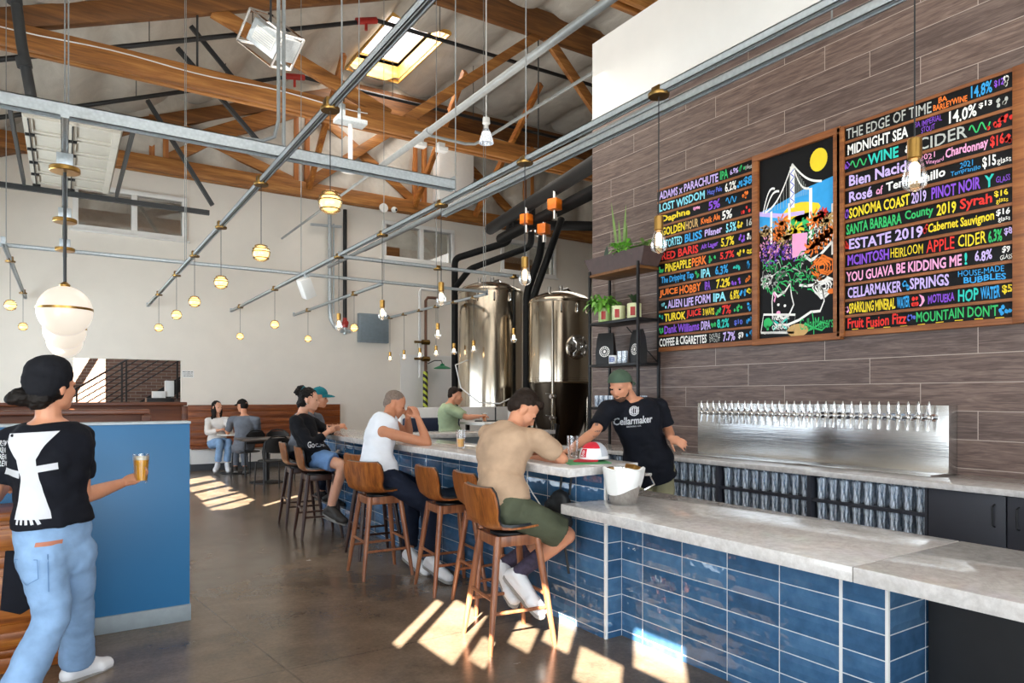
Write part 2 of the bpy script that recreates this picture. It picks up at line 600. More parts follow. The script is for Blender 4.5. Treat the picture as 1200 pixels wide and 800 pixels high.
M['dark_steel'] = plain('dark_grey_steel', '#3b3d3f', .5, .4)
M['brass'] = plain('brass', '#b0894a', .3, 1.0, var=.05)
M['dark_brass'] = plain('aged_brass', '#7a5f35', .38, 1.0, var=.05)
M['blue_paint'] = plain('blue_partition_paint', '#2f6f9f', .42, var=.02, scale=2)
M['white_metal'] = plain('white_enamel', '#e4e3e0', .35, .0, var=.02)
M['grey_paint'] = plain('grey_cabinet_paint', '#7f8689', .5, var=.02)
M['navy_cab'] = plain('charcoal_cabinet_laminate', '#2f3038', .5, var=.03)
M['rubber'] = plain('black_plastic', '#151517', .5)
M['red_paint'] = plain('red_valve_paint', '#a52a22', .4)
M['orange_plastic'] = plain('orange_actuator_plastic', '#ef7a18', .4)
M['green_enamel'] = plain('green_enamel', '#117a4d', .35)
M['opal'] = glow('lit_opal_glass', '#fbeedd', .85)
M['bulb_glow'] = glow('bulb_filament_glow', '#ffdca8', 7.0)
M['disc_glow'] = glow('lit_diffuser', '#ffe2b6', 1.6)
M['glass'] = clear('clear_glass', opac=.04, k=.5)
M['amber_glass'] = clear('amber_glass', (1.0, .88, .62, 1), .03, k=.45)
M['window_glass'] = clear('window_glass', (.95, .97, .98, 1), .10)
gp_ = G('pint_glass'); gp_.put(gp_.b.inputs['Transmission Weight'], .88); gp_.put(gp_.b.inputs['IOR'], 1.45); gp_.bump(gp_.noise(gp_.map(gp_.obj(), (60, 60, 10)), 1.0, 2), .25, .01); M['pint_glass'] = gp_.set((.86, .93, 1, 1), .06, 0, .6)
M['pint_glass'] = clear('pint_glass_glints', (.9, .95, 1, 1), .12, .06, '#eaf3ff', .8)  # body colour carries the painted glint streaks

# ================================================================== THE ROOM
def roof_z(x):
    return 6.38 + .40 * (x + .7) if x < 5.3 else 6.38 + .40 * 6.0 + .012 * (x - 5.3)

m = MB(); m.box((-2.6, -4.2, -.12), (18.3, 19, 0)); struct('floor', m, M['concrete'])

# far wall with a doorway and three inner windows
WB = 15.0
openings = [(.13, 0.0, 1.95, 2.17), (.21, 4.64, 1.95, 5.32), (6.29, 4.75, 8.0, 5.48), (9.56, 4.77, 11.16, 5.48)]
m = MB()
xs = sorted({-2.3, 18.0} | {o[0] for o in openings} | {o[2] for o in openings})
for a, b in zip(xs, xs[1:]):
    cuts = sorted([(o[1], o[3]) for o in openings if o[0] <= a + 1e-6 and o[2] >= b - 1e-6])
    z = 0.0
    for c0, c1 in cuts:
        if c0 > z: m.box((a, WB, z), (b, WB + .18, c0))
        z = c1
    m.box((a, WB, z), (b, WB + .18, 6.0))
struct('wall_back', m, M['cream_wall'])
m = MB()
gx = [-2.3 + .1 * i for i in range(204)]
def qz(x, z):
    f = ((x + .3) / 1.25 + .18 * math.sin(z * 1.3)) % 1.0
    return WB - .02 - .20 * (1 - abs(2 * f - 1) ** 2.4) - .04 * noise.noise(Vector((x * 1.1, z * 1.7, 5)))
m.sheet([[(x, qz(x, 5.98 + .2 * j), 5.98 + .2 * j) for x in gx] for j in range(17)])
m.box((-2.3, WB, 6.0), (18, WB + .18, 9.4))
struct('wall_back_upper', m, M['quilt'], angle=80)
m = MB(); m.box((2.0, WB - .02, 0), (7.0, WB, .14)); struct('baseboard_back', m, M['dark_base'])
m = MB(); m.box((6.66, WB - .03, 0), (9.8, WB, 2.42)); m.box((6.64, WB - .045, 2.42), (9.8, WB, 2.45)); struct('trim_2', m, M['white_wall'])
def inner_window(n, x0, z0, x1, z1, mull, tint):
    t = MB()
    for (a, b, c, d) in ((x0 - .09, z0 - .09, x1 + .09, z0), (x0 - .09, z1, x1 + .09, z1 + .09), (x0 - .09, z0, x0, z1), (x1, z0, x1 + .09, z1), (mull - .05, z0, mull + .05, z1)):
        t.box((a, WB - .05, b), (c, WB + .06, d), .006)
    t.box((x0 - .14, WB - .09, z0 - .12), (x1 + .14, WB + .02, z0 - .09), .005)
    o = struct('window_%d' % n, t, M['white_trim'])
    p = MB(); p.box((x0, WB + .03, z0), (mull - .05, WB + .036, z1)); p.build('pane', M['window_glass'], o)
    p = MB(); p.box((mull + .05, WB + .03, z0), (x1, WB + .036, z1)); p.build('pane', M['window_glass'], o)
    return o
inner_window(1, *openings[1], 1.12, 0)
inner_window(2, *openings[2], 7.2, 0)
inner_window(3, *openings[3], 10.3, 0)
# rooms behind the far wall
m = MB()
m.box((-2.6, 18.5, 0), (3.2, 18.7, 4.0)); struct('wall_stair', m, M['brick'])
m = MB(); m.box((-2.6, 18.5, 4.0), (18, 18.7, 9.4)); m.box((3.2, WB + .18, 0), (3.4, 18.5, 9.4)); struct('wall_behind', m, M['quilt'])
m = MB(); m.box((5.6, 16.6, 4.3), (7.35, 16.7, 5.35)); m.box((9.2, 16.6, 4.3), (11.6, 16.7, 5.5)); struct('wall_loft', m, M['timber_dark'])

# left wall: clerestory panes throw the sun patches, added door openings and sun-blocking awnings below
XL = -2.3
holes = [(-.47, 3.40, -.34, 3.95), (-1.00, 3.52, -.54, 4.05), (-1.26, 3.62, -1.06, 3.86), (-1.54, 3.90, -1.30, 4.16), (-1.86, 4.06, -1.58, 4.40),
         (-2.30, 3.90, -1.92, 4.20), (-2.78, 4.22, -2.36, 4.55),
         (8.12, 3.5, 8.8, 3.95), (7.22, 3.4, 7.8, 3.95), (6.26, 3.4, 7.0, 3.95), (5.62, 3.36, 6.1, 3.95), (5.06, 3.36, 5.5, 3.95), (4.60, 3.92, 4.75, 4.5)]
doors = [(-2.2, 0.0, 2.8, 2.75), (6.0, 0.0, 13.6, 3.0)]  # openings added to hold the left fill lights
def wall_x(m, x0, x1, y0, y1, z1, hs):
    ys = sorted({y0, y1} | {h[0] for h in hs} | {h[2] for h in hs})
    for a, b in zip(ys, ys[1:]):
        z = 0.0
        for c0, c1 in sorted([(h[1], h[3]) for h in hs if h[0] <= a + 1e-6 and h[2] >= b - 1e-6]):
            if c0 > z: m.box((x0, a, z), (x1, b, c0))
            z = c1
        if z < z1: m.box((x0, a, z), (x1, b, z1))
m = MB()
wall_x(m, XL - .03, XL, -4.2, WB, 5.9, holes + doors)
wall_x(m, XL - .03, XL, WB, 18.6, 9.0, [(15.2, 2.0, 18.4, 8.0)])
wall_x(m, -1.03, -1.0, WB + .18, 18.5, 9.0, [(15.85, 2.2, 16.5, 4.7), (16.6, 2.2, 17.3, 4.7)])  # unseen inner wall, slots placed to shape the sun on the brick
m.bar((-1.015, 15.8, 4.75), (-1.015, 16.55, 2.4), .03, .10); m.bar((-1.015, 16.55, 4.5), (-1.015, 17.3, 2.5), .03, .10)  # bars added for their slanting shadows
struct('wall_left', m, M['white_wall'])
n = 3
for (y0, z0, y1, z1) in doors:
    n += 1
    t = MB()
    k = max(2, round((y1 - y0) / 1.2))
    for i in range(k + 1):
        y = y0 + (y1 - y0) * i / k
        t.box((XL - .06, y - .03, z0), (XL + .02, y + .03, z1), .005)
    for z in (z0 + .04, z0 + .95, z1 - .03):
        t.box((XL - .055, y0, z - .035), (XL + .015, y1, z + .035), .004)
    struct('window_%d' % n, t, M['black_metal'])  # frame of an added opening
m = MB()
m.box((XL - 2.8, -3.5, 2.82), (XL - .03, 3.6, 2.9)); m.box((XL - 3.4, 4.5, 3.08), (XL - .03, 14.6, 3.16))
struct('added_awning', m, M['white_trim'])  # unseen awnings added to keep the sun out of the openings
m = MB()
m.box((-2.6, -4.4, 3.3), (18, -4.2, 9)); m.box((-2.6, -4.4, 0), (-1.5, -4.2, 3.3)); m.box((4.4, -4.4, 0), (18, -4.2, 3.3)); m.box((-2.6, -8.5, 3.3), (5, -4.2, 3.4))  # last box is an added awning that blocks the sun
struct('wall_front', m, M['white_wall'])
m = MB(); m.box((18, -4.4, 0), (18.2, 19, 9.4)); struct('wall_right', m, M['cream_wall'])
m = MB(); m.box((-60, -60, -.2), (60, 80, -.13)); struct('ground', m, M['grey_base'])

# the tiled box of the bar back wall
m = MB(); m.box((5.2, -4.2, 0), (5.5, 6.21, 4.66)); struct('wall_bar', m, M['planks'])
m = MB(); m.box((5.2, -4.2, 4.70), (5.5, 6.21, 5.60)); struct('wall_bar_upper', m, M['white_wall'])
m = MB(); m.box((5.185, -4.2, 4.655), (5.5, 6.21, 4.705), .003); struct('trim_1', m, M['white_trim'])

# quilted roof with a skylight well
SKY = (5.2, 12.08, 6.42, 14.6)
def roof_sheet():
    m = MB()
    xs = []
    x = -2.6
    while x < 18.4:
        xs.append(x); x += .12
    ys = [-4.4 + .3 * i for i in range(79)]
    def z(x, y):
        f = ((x + .55) / 1.15) % 1.0
        bulge = 1 - abs(2 * f - 1) ** 2.2
        g2 = (y / 1.55) % 1.0
        b2 = 1 - abs(2 * g2 - 1) ** 4
        p = .24 * bulge * (.72 + .28 * b2)
        return roof_z(x) - p + .035 * noise.noise(Vector((x * 1.3, y * .9, 0)))
    for i in range(len(xs) - 1):
        for j in range(len(ys) - 1):
            cx, cy = (xs[i] + xs[i + 1]) / 2, (ys[j] + ys[j + 1]) / 2
            if SKY[0] < cx < SKY[2] and SKY[1] < cy < SKY[3]: continue
            m.add([(a, b, z(a, b)) for a, b in ((xs[i], ys[j]), (xs[i + 1], ys[j]), (xs[i + 1], ys[j + 1]), (xs[i], ys[j + 1]))], [(0, 1, 2, 3)])
    bmesh.ops.remove_doubles(m.bm, verts=m.bm.verts, dist=1e-4)
    return m
struct('ceiling', roof_sheet(), M['quilt'], angle=80)
m = MB()
def roof_slab(x0, x1, y0, y1):
    m.add([(x0, y0, roof_z(x0) + .25), (x1, y0, roof_z(x1) + .25), (x1, y1, roof_z(x1) + .25), (x0, y1, roof_z(x0) + .25),
           (x0, y0, roof_z(x0) + .33), (x1, y0, roof_z(x1) + .33), (x1, y1, roof_z(x1) + .33), (x0, y1, roof_z(x0) + .33)],
          [(0, 1, 2, 3), (7, 6, 5, 4), (0, 4, 5, 1), (1, 5, 6, 2), (2, 6, 7, 3), (3, 7, 4, 0)])
roof_slab(-2.7, SKY[0], -4.5, 19); roof_slab(SKY[2], 18.3, -4.5, 19)
roof_slab(SKY[0], SKY[2], -4.5, SKY[1]); roof_slab(SKY[0], SKY[2], SKY[3], 19)
m.box((-2.75, -4.5, 5.7), (-2.3, 19, 6.1))
struct('roof', m, M['white_trim'])
t = thing('skylight', 'bright open skylight with a pale wooden well in the quilted roof', 'skylight', (5.81, 13.34, roof_z(5.5)))
def sky_well(k):
    x0, y0, x1, y1 = SKY[0] - 5.81, SKY[1] - 13.34, SKY[2] - 5.81, SKY[3] - 13.34
    z0, z1 = -.12, .45
    e = .03
    m = MB()
    [lambda: m.box((x0 - e, y0, z0), (x0, y1, z1)), lambda: m.box((x1, y0, z0), (x1 + e, y1, z1)),
     lambda: m.box((x0 - e, y0 - e, z0), (x1 + e, y0, z1)), lambda: m.box((x0 - e, y1, z0), (x1 + e, y1 + e, z1))][k]()
    return m
for k in range(4): sky_well(k).build('well_board', M['skylight_wood'], t)
m = MB(); m.box((SKY[0] - 5.81, SKY[1] - 13.34, .36), (SKY[2] - 5.81, SKY[3] - 13.34, .39)); m.build('sky_pane', glow('sky_lit_pane', '#f2f6ff', 2.2), t)

# ------------------------------------------------------------------ roof trusses
def truss(Y, label, zc=5.72, drop=0.0):
    t = thing('roof_truss', label, 'roof truss', (3.5, Y, zc), 0, 'timber roof trusses')
    def P(x, z, dy=0): return (x - 3.5, dy, z - zc)
    m = MB()
    for dy in (-.07, .07): m.bar(P(-2.2, zc + .15, dy), P(17.5, zc + .15, dy), .075, .30, .006)
    m.build('bottom_chord', M['timber'], t)
    m = MB(); m.bar(P(-2.2, roof_z(-2.2) - .36 - drop), P(5.3, roof_z(5.3) - .36 - drop), .14, .26, .006); m.build('top_chord', M['timber_dark'], t)
    m = MB(); m.bar(P(5.2, roof_z(5.3) - .40 - drop), P(17.5, roof_z(17.5) - .40 - drop), .14, .50, .006); m.build('top_chord', M['timber_dark'], t)
    def web(x0, z0, x1, z1, w=.09, h=.2, dy=0.0):
        m = MB(); m.bar(P(x0, z0, dy), P(x1, z1, dy), w, h, .005); m.build('web', M['timber'], t)
    return t, P, web
tA, P_, web = truss(10.4, 'big fir roof truss crossing the hall in front of the skylight')
web(1.75, roof_z(1.75) - .45, 4.42, 6.02); web(4.72, 6.02, 7.4, roof_z(7.4) - .6, .09, .16); web(10.0, 6.0, 7.6, roof_z(7.6) - .6)
m = MB(); m.cyl(P_(7.4, 6.0), P_(7.4, 8.3), .012); m.build('tie_rod', M['dark_steel'], tA)
m = MB(); m.cyl(P_(1.55, 5.8), P_(1.55, 6.9), .015); m.build('tie_rod', M['dark_steel'], tA)
m = MB(); m.tube([P_(x, 5.93 + .02 * math.sin(x * 3), -.125) for x in [-1.5 + .25 * i for i in range(23)]], .008, 6); m.build('stapled_cable', M['white_metal'], tA)
tB, P_, web = truss(14.82, 'fir roof truss standing on the far white wall above the inner windows', 5.77, .15)
for x in (1.52, 4.27, 7.07, 10.2):
    m = MB()
    for dx in (-.12, .12): m.bar(P_(x + dx, 5.95), P_(x + dx, roof_z(x) - .4), .1, .1, .004, up=(0, 1, 0))
    m.build('post', M['timber_z'], tB)
web(1.7, roof_z(1.6) - .5, 4.1, 6.05); web(4.4, roof_z(4.3) - .6, 6.95, 6.05); web(4.4, 6.05, 6.95, roof_z(7) - .7, .09, .2, -.10); web(7.2, roof_z(7) - .7, 9.9, 6.05)
web(1.65, 6.05, 3.0, 7.0)
m = MB(); m.bar(P_(2.2, 6.55), P_(4.2, 7.62), .14, .30, .005); m.build('rafter', M['timber'], tB)
tC, P_, web = truss(5.75, 'nearest roof truss, its beam end resting on the white bar box', 5.86)
web(1.75, roof_z(1.75) - .45, 4.42, 6.0); web(4.72, 6.0, 7.4, roof_z(7.4) - .6)
# sway braces between the two far trusses
for i, (x, z1, y1) in enumerate(((6.9, 8.15, 12.3), (8.53, 8.15, 11.9), (4.4, 7.9, 12.5))):
    solid('sway_brace', M['timber_y'], ['long fir sway brace right of the skylight, second from the tile wall', 'long fir sway brace nearest the tile wall, slanting down to the far wall',
          'long fir sway brace left of the skylight, slanting down to the far wall'][i], 'brace', lambda m: m.bar((x, 14.7, 5.95), (x, y1, z1), .09, .14, .004), 'sway braces')
# big white duct box at the far wall
solid('duct_box', M['white_trim'], 'white boxed duct standing on the far truss left of the dark pipes', 'duct', lambda m: m.box((7.35, 14.35, 6.08), (8.3, 14.68, 7.8), .02))
# sprinkler pipes under the quilted roof
def sprinkler(Y, label, xk, zr):
    t = thing('sprinkler_pipe', label, 'pipe', (xk, Y, 7.0), 0, 'dark sprinkler pipes under the roof')
    zl = lambda x: 5.76 + .4 * (x + .7) - 7.0
    m = MB(); m.tube([(-1.8 - xk, 0, zl(-1.8)), (0, 0, zl(xk))], .035, 10); m.build('pipe_run', M['rubber'], t)
    m = MB(); m.tube([(.25, 0, zr - 7.0), (9.0, 0, zr - 6.85)], .035, 10); m.build('pipe_run', M['rubber'], t)
    m = MB(); m.cyl((-.05, 0, zl(xk)), (.3, 0, zr - 7.0), .055); m.cyl((.12, 0, zr - 7.22), (.12, 0, zr - 7.05), .025); m.build('coupling', M['red_paint'], t)
    for x in (-1.0, 1.0, 2.4, 5.6, 7.5):
        z = zl(x) if x < xk else zr - 7.0
        m = MB(); m.cyl((x - xk, 0, z), (x - xk, 0, roof_z(x) - .1 - 7), .007, n=6); m.build('hanger', M['dark_steel'], t)
sprinkler(10.9, 'dark sprinkler pipe nearest the camera with a red coupling by the skylight', 4.1, 7.80)
sprinkler(13.0, 'dark sprinkler pipe behind the big truss', 3.5, 7.5)

# ------------------------------------------------------------------ raised sectional door at upper left
M['door_beige'] = plain('beige_door_enamel', '#c4beb2', .5, var=.03)
t = thing('sectional_door', 'white sectional garage door raised flat under the roof at left', 'garage door', (.1, 11.0, 4.72))
for k in range(1, 6):
    m = MB()
    y0 = -1.9 + k * .6
    m.box((-.52, y0, 0), (.5, y0 + .585, .035), .004)
    for (a, b) in ((-.5, -.42), (-.06, .02), (.40, .48)):
        m.box((a, y0, -.03), (b, y0 + .585, 0))
    for yy in (y0 + .02, y0 + .5): m.box((-.5, yy, -.022), (.48, yy + .06, 0))
    m.build('door_panel', M['door_beige'], t)
for x in (-.62, .60):
    m = MB(); m.box((x - .02, -1.5, -.06), (x + .02, 1.8, .03)); m.build('track', M['dark_steel'], t)
for x in (-.46, -.02):
    m = MB()
    m.cyl((x, -1.3, -.05), (x, 1.75, -.05), .008, n=6)
    for k in range(1, 6): m.box((x - .05, -1.33 + k * .6, -.06), (x + .05, -1.29 + k * .6, -.03))
    m.build('hinge_strip', M['black_metal'], t)
m = MB(); m.box((-2.3, 1.78, -.12), (2.0, 1.84, -.04)); m.build('end_rail', M['dark_steel'], t)
for i, (x0, z0, x1, z1, y) in enumerate(((1.46, 6.85, 2.80, 5.52, 11.7), (1.58, 7.0, 2.25, 6.3, 11.2), (1.12, 6.25, 2.1, 4.70, 12.5))):
    solid('steel_strut', M['dark_steel'], ['thick dark steel strut slanting behind the big truss at left', 'thin dark steel strut beside the thick one', 'dark steel strut running down to the end of the door rail'][i], 'strut',
          lambda m: m.bar((x0, y, z0), (x1, y, z1), .05 if i == 1 else .075, .06), 'door struts')
solid('riser_pipe', M['dark_steel'], 'dark steel sprinkler riser pipe at the upper left edge', 'pipe', lambda m: (m.tube([(-.48, 9.3, 6.3), (-.45, 9.3, 5.8), (-.40, 9.3, 5.35), (-.30, 9.3, 4.7)], .055, 12), m.cyl((-.39, 9.3, 5.2), (-.37, 9.3, 5.1), .075), m.cyl((-.47, 9.3, 5.9), (-.46, 9.3, 5.78), .075)))

# ================================================================== THE BAR
BX, BXL, BY = 2.704, 2.83, 3.105       # tile faces of the raised and the low run, end of the raised run
t = thing('bar_counter', 'long raised bar clad in blue glazed tile with a pale quartz top', 'bar', (3.0, 5.8, 0))
def L3(o, x, y, z): return (x - o.location.x, y - o.location.y, z - o.location.z)
m = MB(); m.box(L3(t, BX, BY, 0), L3(t, 2.95, 8.55, .99)); m.build('tiled_base', M['bar_tile'], t)
m = MB()
m.prism([L3(t, x, y, 0)[:2] for x, y in ((2.385, 3.06), (2.985, 3.125), (2.985, 8.62), (2.385, 8.62))], .99, 1.04, bev=.004)
m.build('quartz_top', M['quartz'], t)
m = MB(); m.box(L3(t, BX - .004, BY - .004, 0), L3(t, BX + .012, BY + .012, .99)); m.build('corner_trim', M['white_trim'], t)

t = thing('low_counter', 'low blue tiled counter with a thick white quartz slab in the foreground', 'counter', (3.1, 2.2, 0))
m = MB(); m.box(L3(t, BXL, 1.50, 0), L3(t, 3.19, 3.10, .772)); m.box(L3(t, 3.18, 1.50, 0), L3(t, 3.40, 1.70, .772)); m.build('tiled_base', M['bar_tile'], t)
for (x, y) in ((BXL, 1.5), (BXL, 1.70), (3.397, 1.498)):
    m = MB(); m.box(L3(t, x - .004, y - .004, 0), L3(t, x + .008, y + .010, .772)); m.build('edge_trim', M['white_trim'], t)
def slab(poly, seed):
    m = MB(); m.prism([L3(t, x, y, 0)[:2] for x, y in poly], .772, .83, bev=.004); m.build('quartz_top', M['quartz'], t)
slab(((2.40, 1.402), (3.22, 1.402), (3.22, 3.40), (2.99, 3.40), (2.99, 3.098), (2.70, 3.098), (2.70, 3.15), (2.40, 3.15)), 0)
slab(((2.40, -2.2), (3.22, -2.2), (3.22, 1.399), (2.40, 1.399)), 1)
m = MB(); m.box(L3(t, 2.95, -2.1, .66), L3(t, 3.0, 1.46, .772), .003); m.build('wooden_apron', M['timber_dark'], t)
m = MB(); m.box(L3(t, 3.14, -2.1, 0), L3(t, 3.18, 1.49, .772)); m.build('back_panel', M['black_metal'], t)

# grey return run across the far end, staff side towards the camera
t = thing('return_counter', 'grey panelled return counter with a pale slab behind the bar', 'counter', (4.3, 7.0, 0))
m = MB(); m.box(L3(t, 3.02, 6.86, 0), L3(t, 5.0, 7.30, .985)); m.build('grey_panel', M['grey_paint'], t)
m = MB(); m.box(L3(t, 2.99, 6.80, .985), L3(t, 5.1, 7.36, 1.035), .004); m.build('quartz_top', M['quartz'], t)

# back bar: counter, open glass racks and cupboards
t = back_bar = thing('back_bar_counter', 'long pale quartz back counter under the beer taps', 'counter', (4.88, 2.4, .87))
m = MB(); m.box(L3(t, 4.565, -2.4, .872), L3(t, 5.2, 6.05, .912), .004); m.build('quartz_top', M['quartz'], t)
def rack(y0, y1, label):
    t = thing('glass_rack', label, 'shelving', (4.9, (y0 + y1) / 2, 0), 0, 'open glass racks of the back bar')
    h = (y1 - y0) / 2
    for s in (-1, 1):
        m = MB(); m.box((-.3, s * h - .016 if s > 0 else -h, .0), (.28, h if s > 0 else -h + .016, .868)); m.build('side_panel', M['navy_cab'], t)
    m = MB(); m.box((.26, -h, 0), (.28, h, .868)); m.build('back_panel', M['navy_cab'], t)
    for z in (.1, .525, .70):
        m = MB(); m.box((-.29, -h + .016, z - .022), (.26, h - .016, z)); m.build('shelf', M['navy_cab'], t)
RACKS = [(2.19, 3.02, 'dark open rack of pint glasses beside the cupboard doors'), (3.02, 3.87, 'dark open rack of pint glasses, middle one under the taps'),
         (3.87, 4.72, 'dark open rack of pint glasses partly behind the bartender'), (4.72, 5.57, 'dark open rack under the counter below the plant shelf')]
for r in RACKS: rack(*r)
def cupboard(y0, y1, label, hinge):
    t = thing('cupboard', label, 'cabinet', (4.9, (y0 + y1) / 2, 0), 0, 'charcoal cupboards of the back bar')
    h = (y1 - y0) / 2
    m = MB(); m.box((-.28, -h, .08), (.28, h, .868)); m.build('carcass', M['navy_cab'], t)
    m = MB(); m.box((-.302, -h + .003, .1), (-.282, h - .003, .866), .002); d = m.build('door', M['navy_cab'], t)
    yh = (h - .06) if hinge > 0 else (-h + .06)
    m = MB(); m.tube([(-.302, yh, .81), (-.33, yh, .80), (-.33, yh, .69), (-.302, yh, .68)], .006, 8); m.build('handle', M['rubber'], d)
    tag(d.children[0], 'black bar handle')
cupboard(1.753, 2.187, 'charcoal cupboard next to the glass rack', -1)
cupboard(1.32, 1.75, 'charcoal cupboard at the right edge of the photo', 1)
m = MB(); m.box(L3(back_bar, 4.63, -2.38, .0), L3(back_bar, 5.17, 1.30, .868)); m.build('cabinet_base', M['navy_cab'], back_bar, 35)

# pint glasses in the racks
def glass_mesh(m, r0=.029, r1=.037, h=.15, n=14):
    m.lathe([(0, .0), (r0, 0), (r0 + .001, .004), (r1, h), (r1 - .003, h), (r0 - .003, .012), (0, .012)], n)
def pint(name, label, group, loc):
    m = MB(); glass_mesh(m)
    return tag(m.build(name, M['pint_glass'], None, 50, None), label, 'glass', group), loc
proto = None
for ri, (y0, y1, lab) in enumerate(RACKS):
    for si, z in enumerate((.70, .525)):
        rl = ['by the cupboards', 'under the taps', 'near the bartender', 'under the plants'][ri]
        lb = 'clear pint glass on the %s shelf of the rack %s' % (['upper', 'lower'][si], rl)
        gp = 'pint glasses on the %s shelf %s' % (['upper', 'lower'][si], rl)
        ny = 9 if ri < 3 else 5
        for k in range(ny):
            for q in range(4 if ri < 3 else 2):
                y = y0 + .066 + (y1 - y0 - .13) * k / (ny - 1)
                x = 4.668 + q * .086 + (.01 if k % 2 else 0)
                if proto is None:
                    proto, _ = pint('pint_glass', lb, gp, None)
                    o = proto
                else:
                    o = proto.copy(); COL.objects.link(o)
                    o['label'] = lb; o['group'] = gp
                o.location = (x, y, z)

# stainless tap wall
t = thing('tap_wall', 'wide stainless panel with a row of chrome beer taps', 'tap wall', (5.13, 3.38, .912))
m = MB(); m.box((-.06, -1.105, .001), (.068, 1.115, .478), .003); m.build('steel_panel', M['tap_steel'], t)
m = MB(); m.box((-.30, -1.1, .001), (-.06, 1.1, .012), .002); m.build('drip_tray', M['tap_steel'], t)
for k in range(30):
    y = 4.377 - (4.377 - 2.364) * k / 29 - 3.38
    m = MB()
    m.cyl((-.06, y, .39), (-.075, y, .39), .026, n=14); m.cyl((-.06, y, .39), (-.13, y, .39), .012, n=10)
    m.ell((-.135, y, .39), (.022, .019, .022), n=10, m=8)
    m.tube([(-.138, y, .38), (-.145, y, .355), (-.154, y, .30)], [.012, .010, .008], 8)
    tp = m.build('tap', M['chrome'], t)
    m = MB(); m.lathe([(0, 0), (.007, 0), (.010, .02), (.010, .08), (.005, .095), (0, .095)], 10, Matrix.Translation((-.138, y, .408)))
    m.build('tap_handle', M['chrome'], tp)

# ================================================================== MENU BOARDS
def text_geo(s, bold=0.0, shear=0.0):
    c = bpy.data.curves.new('txt', 'FONT')
    c.body = s
    c.size = 1.0
    c.offset = bold
    c.shear = shear
    c.resolution_u = 2
    o = bpy.data.objects.new('txt', c)
    COL.objects.link(o)
    dg = bpy.context.evaluated_depsgraph_get()
    dg.update()
    me = bpy.data.meshes.new_from_object(o.evaluated_get(dg))
    vs = [(v.co.x, v.co.y) for v in me.vertices]
    fs = [tuple(p.vertices) for p in me.polygons]
    bpy.data.objects.remove(o); bpy.data.curves.remove(c); bpy.data.meshes.remove(me)
    return vs, fs

def put_text(m, s, u0, u1, v0, v1, plane, mi=0, bold=.015, shear=0.0, jit=0.0):
    """write s into the rectangle u0..u1, v0..v1; plane(u, v) -> 3D point"""
    vs, fs = text_geo(s, bold, shear)
    if not vs: return
    ax = min(v[0] for v in vs); bx = max(v[0] for v in vs)
    ay = min(v[1] for v in vs); by = max(v[1] for v in vs)
    out = []
    ph = random.random() * 6
    for x, y in vs:
        fu = (x - ax) / max(bx - ax, 1e-6)
        u = u0 + (u1 - u0) * fu
        v = v0 + (v1 - v0) * (y - ay) / max(by - ay, 1e-6) + jit * math.sin(fu * 9 + ph)
        out.append(plane(u, v))
    m.mi = mi
    m.add(out, fs)

def stroke(m, pts, w, plane, mi=0):
    """chalk line through 2D points"""
    m.mi = mi
    n = len(pts)
    L_, R_ = [], []
    for i in range(n):
        a, b = pts[max(0, i - 1)], pts[min(n - 1, i + 1)]
        dx, dy = b[0] - a[0], b[1] - a[1]
        d = math.hypot(dx, dy) or 1
        nx, ny = -dy / d * w / 2, dx / d * w / 2
        L_.append(plane(pts[i][0] + nx, pts[i][1] + ny)); R_.append(plane(pts[i][0] - nx, pts[i][1] - ny))
    m.add(L_ + R_, [(i, i + 1, n + i + 1, n + i) for i in range(n - 1)])

def disc2(m, c, rx, ry, plane, mi=0, n=18, wob=0.0):
    m.mi = mi
    m.add([plane(c[0] + rx * math.cos(2 * math.pi * k / n) * (1 + wob * random.uniform(-1, 1)), c[1] + ry * math.sin(2 * math.pi * k / n) * (1 + wob * random.uniform(-1, 1))) for k in range(n)], [tuple(range(n))])

CH = {'w': '#f2efe9', 'g': '#b9bab4', 'y': '#f0d22c', 'o': '#f07a2a', 'r': '#e2332b', 'p': '#8a4fd0', 'l': '#cbb4ee', 'b': '#35a0e0', 'c': '#8fe0f2', 't': '#2fc9b8', 'n': '#35b866', 'k': '#f5a6cf', 'd': '#5a6ad0', 'a': '#c9a36a'}
CHM = {k: plain('chalk_' + k, v, .9, var=.05) for k, v in CH.items()}
CK = list(CH)
CMATS = [CHM[k] for k in CK]
M['slate'] = plain('black_chalk_slate', '#0a0a0c', .55, var=.1, spec=.2)
M['board_wood'] = wood('brown_board_wood', '#5c3216', '#8a5026', '#a86a38', 'y', .6, .5)
BXF = 5.165
def bplane(y_left, z0, x):
    return lambda u, v: Vector((x, y_left - u, z0 + v))

